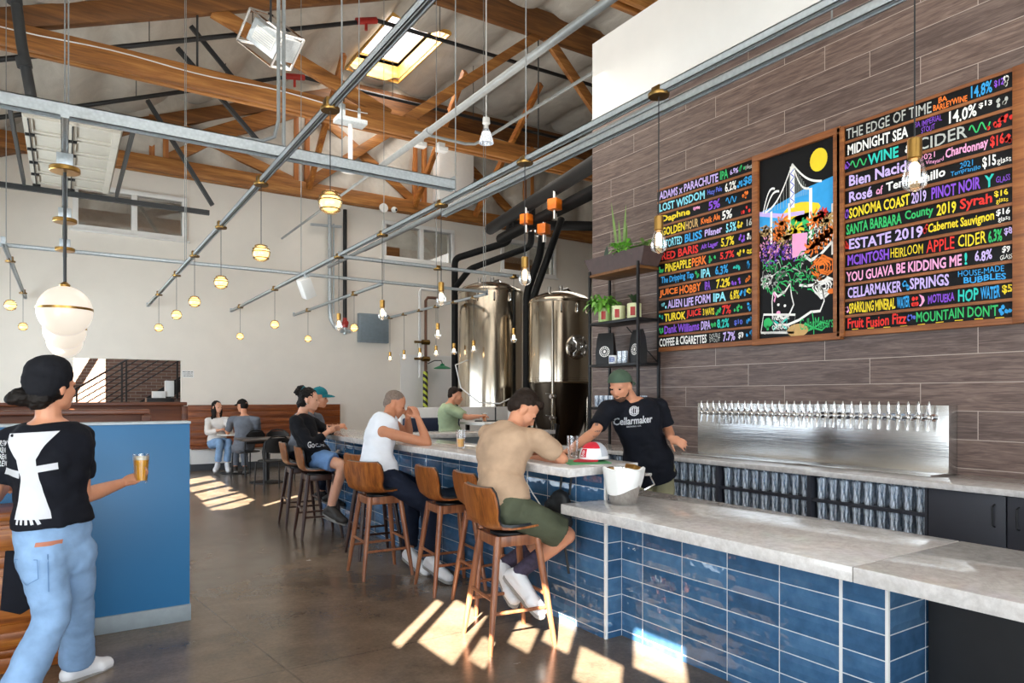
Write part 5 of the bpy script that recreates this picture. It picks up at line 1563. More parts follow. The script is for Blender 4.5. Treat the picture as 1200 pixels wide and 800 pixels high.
# blue partition, booth benches, cabinet
t = thing('blue_partition', 'blue painted half wall at left with a grey skirting', 'partition', (-.8, 4.92, 0))
m = MB(); m.box((-1.45, -.06, .10), (1.48, .08, 1.275), .003); m.build('painted_wall', M['blue_paint'], t)
m = MB(); m.box((-1.45, -.075, 0), (1.485, .085, .105), .003); m.build('skirting', M['grey_base'], t)
m = MB(); m.box((-1.45, -.07, 1.275), (1.485, .09, 1.29), .002); m.build('cap_rail', plain('pale_cap_rail', '#b9c3c9', .45), t)
M['booth_wood'] = wood('dark_red_booth_wood', '#3a1a0c', '#5f2e14', '#7d4420', 'x', .5, .35)
for i, (y, x1, z) in enumerate(((5.25, .45, 1.335), (7.6, 1.0, 1.365))):
    t = thing('booth_bench', ['dark wooden booth bench right behind the blue partition', 'dark wooden booth bench below the doorway, farther back'][i], 'bench', (-.8, y, 0), 0, 'wooden booth benches')
    m = MB(); m.box((-1.45, -.03, .45), (x1 + .8, .02, z), .003); m.build('backrest', M['booth_wood'], t)
    m = MB(); m.box((-1.45, -.06, z - .005), (x1 + .83, .05, z + .03), .006); m.build('cap_rail', M['booth_wood'], t)
    m = MB(); m.box((-1.45, .02, .40), (x1 + .8, .48, .46), .01); m.build('seat_board', M['booth_wood'], t)
    m = MB(); m.box((-1.45, .02, 0), (x1 + .8, .42, .40)); m.build('seat_box', M['booth_wood'], t)
    m = MB(); m.box((x1 + .78, -.05, 0), (x1 + .84, .46, z - .01), .006); m.build('end_panel', M['booth_wood'], t)
M['antique'] = wood('antique_oak', '#5a2a0c', '#96531d', '#c07c34', 'x', .7, .35)
t = thing('antique_cabinet', 'carved antique oak cabinet at the left edge behind the walking woman', 'cabinet', (-.66, 4.62, 0))
m = MB(); m.box((-.72, -.15, .06), (.74, .19, .80), .004); m.build('carcass', M['antique'], t)
m = MB(); m.box((-.76, -.20, .80), (.78, .20, .845), .010); m.build('top_board', M['antique'], t)
m = MB(); m.box((-.75, -.19, 0), (.76, .2, .085), .012); m.box((-.74, -.175, .085), (.75, .19, .12), .008); m.build('plinth', M['antique'], t)
for (a, b) in ((-.70, -.24), (-.22, .24), (.26, .71)):
    m = MB(); m.box((a, -.168, .64), (b, -.148, .775), .006); m.box((a + .03, -.174, .66), (b - .03, -.166, .755), .004); d = m.build('drawer', M['antique'], t)
    c = (a + b) / 2
    m = MB(); m.cyl((c - .05, -.178, .715), (c - .05, -.186, .715), .012); m.cyl((c + .05, -.178, .715), (c + .05, -.186, .715), .012); m.tube([(c - .05, -.186, .715), (c - .045, -.195, .69), (c, -.197, .682), (c + .045, -.195, .69), (c + .05, -.186, .715)], .005, 6); m.build('drawer_pull', M['brass'], d)
    m = MB()
    m.box((a, -.165, .15), (b, -.148, .61), .005)
    for (p, q, r, s) in ((a, .15, a + .06, .61), (b - .06, .15, b, .61), (a + .06, .15, b - .06, .21), (a + .06, .55, b - .06, .61)): m.box((p, -.176, q), (r, -.16, s), .006)
    m.box((a + .10, -.172, .25), (b - .10, -.16, .51), .012); m.build('door', M['antique'], t)

# stairs with rails behind the doorway
M['stair_metal'] = plain('dark_stair_metal', '#2b2827', .5, .3)
t = thing('staircase', 'dark metal staircase rising to the right behind the doorway', 'stairs', (.9, 17.0, 0))
N = 9
for k in range(N):
    m = MB(); m.box((-.6 + k * .24, -.5, .50 + k * .165), (-.6 + k * .24 + .27, .5, .535 + k * .165), .003); m.build('tread', M['stair_metal'], t)
for y in (-.5, .5):
    m = MB(); m.bar((-.75, y, .32), (-.6 + N * .24, y, .5 + N * .165 - .05), .04, .22); m.build('stringer', M['stair_metal'], t)
m = MB()
for q in range(6):
    m.cyl((-.9, -.55, .80 + q * .135), (1.6, -.55, .80 + 1.72 + q * .135), .014 if q < 5 else .022, n=6)
m.build('handrail', M['stair_metal'], t)
for x in (-.7, .1, .18, 1.15):
    m = MB(); m.bar((x, -.55, max(0, .2 + (x + .6) * .69)), (x, -.55, 1.66 + (x + .6) * .69), .035, .035, up=(0, 1, 0)); m.build('rail_post', M['stair_metal'], t)
m = MB(); m.box((-.6, -.45, 0), (-.5, .45, .5)); m.box((1.0, -.5, 0), (1.1, .5, 1.4)); m.build('support', M['stair_metal'], t)
t = thing('host_stand', 'dark stand stacked with pale boxes inside the doorway', 'cabinet', (1.68, 15.9, 0))
m = MB(); m.box((-.28, -.2, 0), (.2, .25, 1.42), .005); m.build('body', M['black_metal'], t)
m = MB(); m.box((-.18, -.22, 1.42), (.06, .0, 1.56), .004); m.box((.06, -.18, 1.45), (.22, .02, 1.78), .004); m.build('pale_box', M['white_metal'], t)

# green-shirt corner: high table, white divider, navy bench
t = thing('high_divider', 'low white divider wall with a navy padded back behind the far counter', 'divider', (5.0, 10.3, 0))
m = MB(); m.box((-.45, -.06, 0), (1.7, .06, 1.27), .006); m.build('white_panel', M['white_trim'], t)
m = MB(); m.box((-.43, -.16, .72), (.6, -.062, 1.10), .03); m.build('navy_pad', plain('navy_upholstery', '#1d2a44', .6), t)
t = thing('high_table', 'white topped high table in front of the man in the green shirt', 'table', (4.72, 8.15, 0))
m = MB(); m.box((-.05, -.35, 1.06), (.75, .35, 1.10), .005); m.build('table_top', M['white_metal'], t)
for x, y in ((.05, -.28), (.05, .28), (.68, -.28), (.68, .28)):
    m = MB(); m.bar((x, y, 0), (x, y, 1.06), .045, .045, up=(0, 1, 0)); m.build('leg', M['black_metal'], t)
t = thing('laptop', 'dark open laptop on the high table', 'laptop', (4.98, 8.26, 1.10), rad(-33))
m = MB(); m.box((-.16, -.11, 0), (.16, .11, .014), .003); m.build('base', M['black_metal'], t)
m = MB(); m.box((.12, -.16, .012), (.135, .16, .20), .003); m.build('screen', M['black_metal'], t)
t = thing('high_stool', 'dark high stool under the man in the green shirt', 'bar stool', (4.33, 8.28, 0))
m = MB(); m.lathe([(0, .68), (.17, .68), (.18, .69), (.18, .71), (0, .72)], 24); m.build('seat', M['vinyl'], t)
for k in range(4):
    a = k * math.pi / 2 + .6
    m = MB(); m.cyl((.2 * math.cos(a), .2 * math.sin(a), 0), (.13 * math.cos(a), .13 * math.sin(a), .68), .014, n=8); m.build('leg', M['black_metal'], t)
solid('menu_holder', M['white_metal'], 'white box standing at the right end of the high table', 'box', lambda m: m.box((5.2, 7.95, 1.10), (5.42, 8.05, 1.25), .004))

# ================================================================== SMALL THINGS ON THE COUNTERS
M['beer'] = plain('golden_beer', '#c8820e', .2, var=.05); M['beer_amber'] = plain('amber_beer', '#b4560f', .2, var=.05); M['foam'] = plain('beer_foam', '#f4ead2', .8)
M['beer'] = plain('golden_beer_body', '#f7ad1c', .3, var=.05)
M['beer_amber'] = plain('amber_beer_body', '#d8791a', .15, var=.05)
def beer(loc, label, fill, liquid, h=.145, foam=.006, r0=.030, r1=.040):
    t = thing('beer_glass', label, 'glass', loc, 0, 'beer glasses')
    m = MB(); m.lathe([(0, 0), (r0, 0), (r0 + .001, .004), (r1, h), (r1 - .002, h), (r0 - .002, .012), (0, .012)], 20); m.build('glass', M['glass'], t, 50)
    rr = lambda z: r0 - .0035 + (r1 - r0) * z / h
    if fill > 0:
        m = MB(); m.lathe([(0, .013), (rr(.013), .013), (rr(fill * h), fill * h), (0, fill * h)], 20); m.build('beer', liquid, t, 50)
        if foam:
            m = MB(); m.lathe([(0, fill * h), (rr(fill * h) + .001, fill * h), (rr(fill * h + foam) + .001, fill * h + foam), (0, fill * h + foam)], 20); m.build('foam', M['foam'], t, 50)
    return t
ZB = 1.0402
p = W(527, 521, 5.33); beer((2.62, 4.74, ZB), 'half full beer glass on the bar between the two men', .52, M['beer'])
beer((2.62, 6.55, ZB), 'half empty beer glass on the bar behind the white tank top man, left one', .50, M['beer'])
beer((2.62, 6.22, ZB), 'full amber beer glass on the bar behind the white tank top man, right one', .72, M['beer_amber'])
beer((2.86, 3.62, ZB), 'empty clear glass on the bar in front of the bartender', 0, None)
beer((4.84, 8.08, 1.10), 'small full beer beside the laptop on the high table', .88, M['beer_amber'], .12)

# red and white trucker cap lying on a green cloth
solid('green_cloth', plain('green_cloth', '#4f8f5c', .8), 'green folded cloth on the bar under the cap', 'cloth', lambda m: m.prism([(2.52, 3.22), (2.80, 3.16), (2.92, 3.38), (2.64, 3.48)], ZB, ZB + .006, bev=.002))
def cap_mesh(t, c, fwd, r, mats, squash=.78, brim=.075, parent_names=('crown', 'brim')):
    """baseball cap; c = centre of the sweat band, fwd = way the brim points"""
    f = Vector(fwd).normalized(); u = Vector((0, 0, 1)); u = (u - f * u.dot(f)).normalized(); s = f.cross(u)
    def P(a, e, k=1.0): return Vector(c) + (f * math.cos(a) * r * 1.12 + s * math.sin(a) * r) * math.cos(e) * k + u * math.sin(e) * r * squash * 1.35
    rows = [[P(2 * math.pi * k / 28, e) for k in range(29)] for e in [math.pi / 2 * i / 9 * .985 for i in range(10)]]
    m = MB()
    for i in range(9):
        for k in range(28):
            a = 2 * math.pi * (k + .5) / 28
            m.mi = 0 if math.cos(a) > .2 else 1
            if len(mats) < 3: m.mi = 0
            m.add([rows[i][k], rows[i][k + 1], rows[i + 1][k + 1], rows[i + 1][k]], [(0, 1, 2, 3)])
    bmesh.ops.remove_doubles(m.bm, verts=m.bm.verts, dist=1e-5)
    m.build('crown', [mats[0], mats[2]] if len(mats) > 2 else mats[0], t)
    m = MB()
    A, B = [], []
    for k in range(13):
        a = -1.15 + 2.3 * k / 12
        q = Vector(c) + f * math.cos(a) * r * 1.10 + s * math.sin(a) * r * .99
        A.append(q + u * .006); B.append(q + f * brim * max(.05, math.cos(a * 1.25)) - u * (.012 + .02 * abs(math.sin(a))))
    m.sheet([A, [a_.lerp(b_, .5) + u * .003 for a_, b_ in zip(A, B)], B]); m.sheet([[p - u * .004 for p in A], [a_.lerp(b_, .5) - u * .001 for a_, b_ in zip(A, B)], [p - u * .004 for p in B]])
    m.build('brim', mats[1], t)
    m = MB(); m.ell(Vector(c) + u * (r * squash * 1.35), (.009, .009, .005), n=10, m=6); m.build('button', mats[1], t)
M['cap_red'] = plain('red_cap_cloth', '#c8172f', .7); M['cap_white'] = plain('white_cap_cloth', '#eceaea', .7); M['cap_mesh'] = plain('grey_cap_mesh', '#b9bcc4', .8)
t = thing('trucker_cap', 'red and white trucker cap with a grey mesh back lying on the bar', 'cap', (2.80, 3.33, ZB + .007))
m = MB()
cc = Vector((0, 0, .012)); f = Vector((-1, -.10, 0)).normalized(); s_ = Vector((f.y, -f.x, 0))
def capP(a, e, k=1.0): return cc + (f * math.cos(a) * .098 + s_ * math.sin(a) * .088) * (math.cos(e) ** .8) * k + Vector((0, 0, math.sin(e) * .105))
for i in range(9):
    for k in range(32):
        a0, a1 = 2 * math.pi * k / 32, 2 * math.pi * (k + 1) / 32
        e0, e1 = math.pi / 2 * i / 9 * .99, math.pi / 2 * (i + 1) / 9 * .99
        m.mi = (0 if i >= 4 else 1) if math.cos((a0 + a1) / 2) > .15 else (2 if i > 0 else 1)
        m.add([capP(a0, e0), capP(a1, e0), capP(a1, e1), capP(a0, e1)], [(0, 1, 2, 3)])
bmesh.ops.remove_doubles(m.bm, verts=m.bm.verts, dist=1e-5)
m.build('crown', [M['cap_red'], M['cap_white'], M['cap_mesh']], t)
m = MB(); m.sheet([[capP(a, e, 1.012) for a in [-.28 + .05 * k for k in range(12)]] for e in (.12, .3, .5, .66)]); lp = m.build('logo_patch', M['cap_red'], t)
m = MB(); logo(m, lambda u, v: capP(u, v, 1.022), (0, .42), .13); put_text(m, 'CM', -.17, .17, .16, .27, lambda u, v: capP(u, v, 1.022)); m.build('logo_print', M['cap_white'], lp)
m = MB()
A = [cc + f * math.cos(a) * .096 + s_ * math.sin(a) * .086 for a in [-1.15 + .19 * k for k in range(13)]]
B = [cc + f * (math.cos(a) * .096 + .07 * max(.05, math.cos(a * 1.25))) + s_ * math.sin(a) * .086 - Vector((0, 0, .009)) for a in [-1.15 + .19 * k for k in range(13)]]
m.sheet([A, B]); m.sheet([[p - Vector((0, 0, .004)) for p in A], [p - Vector((0, 0, .004)) for p in B]]); m.build('brim', M['cap_red'], t)

# steel ice bucket wrapped in a white towel on the low counter
t = thing('ice_bucket', 'stainless bucket wrapped in a white towel on the low counter', 'bucket', (2.71, 2.96, .8302))
pr_ = [(0, 0), (.075, 0), (.085, .01), (.105, .10), (.118, .20), (.122, .205), (.114, .20), (.10, .10), (.08, .02), (0, .02)]
m = MB(); m.lathe([(r * .92, z) for r, z in pr_], 28); m.build('bucket', M['chrome'], t, 45)
m = MB(); m.cyl((.09, -.085, .17), (.13, -.095, .17), .008); m.tube([(.112, -.03, .175), (.15, -.06, .165), (.15, -.1, .11), (.10, -.07, .08)], .006, 8); m.build('handle', M['chrome'], t)
m = MB(); m.box((-.02, -.03, .1), (.05, .05, .235), .008, Matrix.Rotation(rad(20), 4, 'Y')); m.build('ice_scoop', M['brass'], t)
m = MB()
rows = []
for z, k in ((.212, 1.0), (.205, 1.10), (.16, 1.13), (.10, 1.16), (.055, 1.16)):
    rr = (.075 + z * .20) * .97 * k
    rows.append([(rr * (1 + .03 * math.sin(7 * a)) * math.cos(a), rr * (1 + .03 * math.sin(7 * a)) * math.sin(a), z + ((.07 - .05 * z / .12) * math.sin(a * .9 + .2) ** 2 if z < .12 else .006 * math.sin(5 * a))) for a in [math.pi * (.85 + .9 * i / 24) for i in range(25)]])
m.sheet(rows); m.build('towel', M['white_metal'], t)

# bag hanging under the bar and phone cable
M['bag'] = plain('black_nylon', '#131416', .6, var=.25, bump=.4)
t = thing('backpack', 'small black backpack hanging under the bar top beside the tan shirted man', 'bag', (2.58, 3.45, .78))
m = MB(); m.ell((.02, 0, -.10), (.07, .13, .15)); m.ell((0, .02, -.17), (.08, .13, .10)); m.ell((.03, -.02, .0), (.05, .09, .09)); link('bag_body', remesh(m, .012, 3, .008, 14), M['bag'], t)
for pts in ([(.08, -.05, .05), (.10, -.05, .20)], [(.08, .05, .05), (.10, .05, .20)], [(-.02, -.10, -.15), (0, -.12, -.3), (.02, -.12, -.42)]):
    m = MB(); m.tube(pts, .008, 6); m.build('strap', M['bag'], t)
m = MB(); m.cyl((.09, -.09, .205), (.12, -.09, .205), .01); m.box((.085, -.08, .19), (.12, .08, .205), .003); m.build('bag_hook', M['black_metal'], t)
solid('charging_cable', M['white_metal'], 'white charging cable hanging from the bar top over the backpack', 'cable', lambda m: m.tube([(2.45, 3.56, .99), (2.44, 3.55, .90), (2.45, 3.50, .84), (2.44, 3.40, .78), (2.44, 3.34, .72), (2.45, 3.38, .68), (2.46, 3.50, .67)], .004, 6))

# ================================================================== PEOPLE
def skin_mat(name, c):
    g = G(name)
    f = g.noise(g.obj(), 18, 3)
    col = g.mix(g.math('MULTIPLY', f, .35), srgb(c), srgb('#b0604a'))
    g.put(g.b.inputs['Subsurface Weight'], .08)
    g.b.inputs['Subsurface Radius'].default_value = (.02, .01, .006)
    return g.set(col, .5, 0, .4)
M['skin'] = skin_mat('skin', '#d79a78'); M['skin_tan'] = skin_mat('tanned_skin', '#c98d6b'); M['skin_pale'] = skin_mat('pale_skin', '#e2ad90')
M['eye'] = plain('eye_dark', '#1c1412', .25); M['lip'] = plain('lip', '#a5564c', .5)
def cloth(name, c, bump=.25, var=.12): return plain(name, c, .85, var=var, scale=10, bump=bump, spec=.2)
M['hair_black'] = plain('black_hair', '#120d0b', .6, var=.4, scale=60, bump=.4, spec=.2); M['hair_brown'] = plain('brown_hair', '#21160f', .65, var=.4, scale=60, bump=.4, spec=.2)
M['hair_grey'] = plain('cropped_grey_hair', '#77675c', .7, var=.3, scale=70, bump=.4); M['beard'] = plain('brown_beard', '#5a3a28', .8, var=.3, scale=70, bump=.5)

def frame(f, up=(0, 0, 1)):
    f = Vector(f).normalized(); u = Vector(up); u = (u - f * u.dot(f)).normalized(); r = f.cross(u)
    return r, f, u

def head_shell(m, c, f, up=(0, 0, 1), s=1.0, nose=True):
    """c = centre of the head; r right, f face direction, u up"""
    r, f, u = frame(f, up)
    R3 = Matrix((r, f, u)).transposed()
    q = lambda a, b, d: Vector(c) + (r * a + f * b + u * d) * s
    S = lambda *k: tuple(x * s for x in k)
    m.ell(q(0, -.012, .030), S(.076, .093, .086), R3, 20, 14)           # skull
    m.ell(q(0, .020, -.030), S(.064, .070, .082), R3, 18, 12)           # face
    m.ell(q(0, .052, -.088), S(.034, .030, .028), R3, 12, 8)            # chin
    m.ell(q(0, .020, -.070), S(.056, .058, .042), R3, 14, 10)           # jaw
    for k in (-1, 1):
        m.ell(q(k * .030, .072, .012), S(.026, .014, .010), R3, 10, 8)  # brow
        m.ell(q(k * .036, .060, -.028), S(.024, .022, .022), R3, 10, 8) # cheek
        m.ell(q(k * .076, -.012, -.012), S(.012, .022, .034), R3, 10, 8)# ear
    m.cap(q(0, .078, .008), q(0, .100, -.034), .009 * s, .0125 * s, 10) # nose
    m.ell(q(0, .090, -.042), S(.017, .012, .009), R3, 10, 8)
    m.ell(q(0, .080, -.064), S(.022, .010, .0055), R3, 10, 8)           # lips
    m.ell(q(0, .078, -.073), S(.019, .010, .0065), R3, 10, 8)
    return q, R3

def hand_shell(m, w, d, n, curl=.4, s=1.0, side=1, spread=.0, thumb=.6):
    """w wrist, d along the hand, n out of the palm; side +1: thumb towards d x n"""
    d = Vector(d).normalized(); n = Vector(n); n = (n - d * n.dot(d)).normalized(); l = d.cross(n) * side
    w = Vector(w)
    L3 = Matrix((l, d, n)).transposed()
    m.ell(w + d * .045 * s, (.038 * s, .050 * s, .0155 * s), L3, 14, 10)
    m.ell(w + d * .020 * s, (.028 * s, .035 * s, .017 * s), L3, 12, 8)
    for i, (o, ln) in enumerate(((.027, .92), (.009, 1.0), (-.009, .95), (-.026, .76))):
        p = w + d * .082 * s + l * o * s
        dd = (d + l * (o * 6 * (spread + .12))).normalized()
        a = curl * (.85 + .1 * i)
        seg = [.036 * ln * s, .024 * ln * s, .019 * ln * s]
        r = [.0088 * s, .0080 * s, .0074 * s, .0064 * s]
        ang = 0
        for j in range(3):
            ang += a * (1.0 if j else .8)
            v = dd * math.cos(ang) + n * math.sin(ang)
            q = p + v * seg[j]
            m.cap(p, q, r[j], r[j + 1], 8)
            p = q
    p = w + d * .022 * s + l * .026 * s + n * .006 * s
    v = (d * .62 + l * .72 + n * (.25 + thumb * .4)).normalized()
    q = p + v * .042 * s
    m.cap(p, q, .0125 * s, .0098 * s, 8)
    v2 = (v + d * .45 + n * thumb * .5).normalized()
    m.cap(q, q + v2 * .030 * s, .0098 * s, .0078 * s, 8)

def bez(a, b, c, t): return a * (1 - t) ** 2 + b * 2 * t * (1 - t) + c * t * t

TORSO = [(0.0, .150, .112), (.10, .162, .118), (.22, .155, .112), (.36, .138, .100), (.50, .142, .104), (.66, .160, .118), (.80, .172, .118), (.90, .160, .098), (.97, .110, .075), (1.03, .060, .055)]
def torso_rings(J, grow=0.0, t0=-.02, t1=1.04, wk=1.0, dk=1.0, hem=0.0, belly=0.0):
    pel, neck = J['pel'], J['neck']
    hr = (J['hipR'] - J['hipL']).normalized(); sr = (J['shR'] - J['shL']).normalized()
    up = (neck - pel)
    fwd0 = J['fwd']
    mid = (pel + neck) / 2 - fwd0 * J.get('slouch', .0)
    rings = []
    N = 22
    for i in range(N):
        t = t0 + (t1 - t0) * i / (N - 1)
        p = bez(pel, mid, neck, t)
        tan = (bez(pel, mid, neck, t + .02) - bez(pel, mid, neck, t - .02)).normalized()
        r = hr.lerp(sr, max(0, min(1, t))); r = (r - tan * r.dot(tan)).normalized()
        f = tan.cross(r)
        if f.dot(fwd0) < 0: f = -f
        tt = max(0.0, min(1.03, t))
        for k in range(len(TORSO) - 1):
            if TORSO[k][0] <= tt <= TORSO[k + 1][0]: break
        a, b = TORSO[k], TORSO[k + 1]
        q = (tt - a[0]) / (b[0] - a[0])
        w = (a[1] + (b[1] - a[1]) * q) * wk * J.get('bk', 1.0) + grow
        dp = (a[2] + (b[2] - a[2]) * q) * dk * J.get('bk', 1.0) + grow
        if hem and t < .45: w += hem * (1 - max(0, t) / .45); dp += hem * (1 - max(0, t) / .45)
        off = belly * math.exp(-((t - .3) / .18) ** 2)
        ring = []
        for k in range(28):
            an = 2 * math.pi * k / 28
            cx, sx = math.cos(an), math.sin(an)
            e = .86
            ring.append(p + r * w * (abs(cx) ** e) * (1 if cx > 0 else -1) + f * (dp * (abs(sx) ** e) * (1 if sx > 0 else -1) + (off if sx > 0 else 0)))
        rings.append(ring)
    return rings

def limb(m, a, b, c, ra, rb, rc, n=14):
    m.cap(a, b, ra, rb, n); m.cap(b, c, rb, rc, n)

def foot_shell(m, an, toe, s=1.0, grow=0.0):
    an, toe = Vector(an), Vector(toe)
    d = toe - an; h = Vector((d.x, d.y, d.z)); L_ = h.length; h.normalize()
    up = Vector((0, 0, 1)); up = (up - h * up.dot(h)).normalized()
    heel = an - h * .045 * s - up * .045 * s
    ball = an + h * (L_ * .72) - up * .050 * s
    tip = an + h * (L_ + .01) - up * .052 * s
    g = grow
    m.cap(an, heel, .036 * s + g, .032 * s + g, 12)
    m.cap(heel, ball, .032 * s + g, .036 * s + g, 12)
    m.cap(ball, tip, .037 * s + g, .026 * s + g, 12)
    sd = h.cross(up)
    m.cap(ball + sd * .018, tip + sd * .010, .028 * s + g, .022 * s + g, 10); m.cap(ball - sd * .018, tip - sd * .010, .028 * s + g, .022 * s + g, 10)
    m.cap(an + h * .02, ball + up * .012, .034 * s + g, .026 * s + g, 12)

def person(label, J, skin, vox=.008, hands=True, s=1.0, group=None):
    base = J['base']
    t = thing('person', label, 'person', base, 0, group)
    J['t'] = t
    m = MB()
    m.loft(torso_rings(J, -.004, -.03, 1.03))
    u = (J['neck'] - J['pel']).normalized()
    hd = J['head']
    m.cap(J['neck'] - u * .03, hd + (J['neck'] - hd) * .32 - J['face'] * .018, .056 * s, .050 * s)
    J['q'], J['R3'] = head_shell(m, hd, J['face'], J.get('hup', (0, 0, 1)), s)
    for k in 'LR':
        sh, el, wr = J['sh' + k], J['el' + k], J['wr' + k]
        m.cap(J['neck'].lerp(sh, .45) - u * .02, sh, .058 * s, .055 * s)
        limb(m, sh, el, el.lerp(wr, .35), .050 * s, .038 * s, .040 * s)
        m.cap(el.lerp(wr, .35), wr, .040 * s, .026 * s)
        if hands:
            d = J.get('hd' + k, (wr - el)); n = J.get('pn' + k, Vector((0, 0, -1)))
            d = Vector(d).normalized()
            hand_shell(m, wr, d, n, J.get('curl' + k, .45), s, J.get('side' + k, 1 if k == 'R' else -1), J.get('spread' + k, 0), J.get('thumb' + k, .5))
        hp, kn, an = J['hip' + k], J['kn' + k], J['an' + k]
        m.cap(hp, kn, .080 * s, .055 * s); m.cap(kn, kn.lerp(an, .3), .053 * s, .054 * s); m.cap(kn.lerp(an, .3), an, .054 * s, .036 * s)
        foot_shell(m, an, J['toe' + k], s)
    me = remesh(m, vox, 3)
    me.transform(Matrix.Translation(-base))
    body = link('body', me, skin, t)
    J['body'] = body
    # eyes
    for k in (-1, 1):
        e = MB(); e.ell(J['q'](k * .031, .078, -.004) - base, (.0105 * s, .006 * s, .006 * s), J['R3'], 10, 8); e.build('eye', M['eye'], t)
    return t

def garment(J, name, mat, m, vox=.010, smooth=4, wr=.006, ws=9.0, lab=None):
    me = remesh(m, vox, smooth, wr, ws, random.random() * 10)
    me.transform(Matrix.Translation(-J['base']))
    o = link(name, me, mat, J['t'])
    if lab: o['label'] = lab
    return o

def shirt(J, mat, sleeve=.62, name='t_shirt', t0=-.06, grow=.016, hem=.012, vox=.010, wr=.007, s=1.0, belly=0.0, neck=.985):
    m = MB()
    m.loft(torso_rings(J, grow, t0, neck, hem=hem, belly=belly))
    u = (J['neck'] - J['pel']).normalized()
    for k in 'LR':
        sh, el, w = J['sh' + k], J['el' + k], J['wr' + k]
        m.cap(J['neck'].lerp(sh, .45) - u * .025, sh, .066 * s, .068 * s)
        if sleeve <= 0: continue
        if sleeve <= 1:
            e = sh.lerp(el, sleeve); m.ell(sh, .068 * s); m.cyl(sh, e, .068 * s, .062 * s, 20)
        else:
            m.ell(sh, .066 * s); m.cyl(sh, el, .066 * s, .054 * s, 20); m.ell(el, .054 * s); m.cyl(el, el.lerp(w, sleeve - 1), .054 * s, .042 * s, 18)
    return garment(J, name, mat, m, vox, 4, wr)

def trousers(J, mat, name='trousers', length=1.95, grow=.012, vox=.010, wr=.007, flare=0.0, s=1.0, top=.10):
    m = MB()
    hr = (J['hipR'] - J['hipL']).normalized()
    m.loft(torso_rings(J, grow + .002, -.10, top, wk=1.0))
    for k in 'LR':
        hp, kn, an = J['hip' + k], J['kn' + k], J['an' + k]
        m.ell(hp, .098 * s + grow)
        if length <= 1:
            e = hp.lerp(kn, length); m.cyl(hp, e, .092 * s + grow, .072 * s + grow + flare, 22)
        else:
            m.cyl(hp, kn, .088 * s + grow, .062 * s + grow, 22); m.ell(kn, .062 * s + grow)
            e = kn.lerp(an, length - 1); m.cyl(kn, e, .061 * s + grow, .050 * s + grow + flare, 20)
    m.cap(J['hipL'], J['hipR'], .09 * s + grow, .09 * s + grow)
    return garment(J, name, mat, m, vox, 4, wr)

def shoes(J, mat, grow=.009, vox=.008, s=1.0, sole=None):
    for k in 'LR':
        m = MB(); foot_shell(m, J['an' + k], J['toe' + k], s, grow)
        o = garment(J, 'shoe', mat, m, vox, 2, 0)
        an, toe = J['an' + k], J['toe' + k]
        d = (toe - an); L_ = d.length; d.normalize(); up = (Vector((0, 0, 1)) - d * d.z).normalized(); sd = d.cross(up)
        m = MB()
        pts = [(-.075, .030), (-.04, .038), (L_ * .3, .036), (L_ * .7, .046), (L_ + .02, .036), (L_ + .045, .015)]
        poly = [(y, x) for x, y in pts] + [(-y, x) for x, y in reversed(pts)]
        Mx = Matrix((sd, d, up)).transposed().to_4x4(); Mx.translation = an - J['base']
        m.prism([(a * s, b * s) for a, b in poly], -.092 * s, -.068 * s, Mx, .004); m.build('sole', M['sole'], o)

def hair(J, mat, parts, name='hair', vox=.007, wr=.004, ws=40, s=1.0):
    m = MB()
    for (a, b, d, rx, ry, rz) in parts:
        m.ell(J['q'](a, b, d), (rx * s, ry * s, rz * s), J['R3'], 16, 10)
    return garment(J, name, mat, m, vox, 2, wr, ws)

SHORT = [(0, -.030, .052, .081, .088, .078), (0, -.055, .010, .074, .060, .070), (0, .030, .090, .062, .055, .030)]
def decal(J, target, name, mats, build, origin, u, v, depth, off=.004, near=.4, far=1.2):
    """print on cloth: shapes in u, v dropped along depth on the garment"""
    dg = bpy.context.evaluated_depsgraph_get()
    me = target.data
    bt = BVHTree.FromPolygons([vv.co for vv in me.vertices], [tuple(p.vertices) for p in me.polygons])
    o, u, v, dp = Vector(origin), Vector(u).normalized(), Vector(v).normalized(), Vector(depth).normalized()
    m = MB()
    def plane(a, b):
        p = o + u * a + v * b - J['base']
        h = bt.ray_cast(p - dp * near, dp, far)
        return (h[0] - dp * off) if h[0] is not None else p + Vector((0, 0, 1000))
    build(m, plane)
    bmesh.ops.delete(m.bm, geom=[x for x in m.bm.verts if x.co.z > 500], context='VERTS')
    return m.build(name, mats, J['t'])

def joints(base, pel, neck, head, face, fwd, **k):
    J = dict(base=Vector(base), pel=Vector(pel), neck=Vector(neck), head=Vector(head), face=Vector(face).normalized(), fwd=Vector(fwd).normalized())
    right = J['fwd'].cross(Vector((0, 0, 1))).normalized()
    J['hipR'] = J['pel'] + right * .09; J['hipL'] = J['pel'] - right * .09
    for a, b in k.items(): J[a] = Vector(b) if isinstance(b, (tuple, list, Vector)) else b
    return J

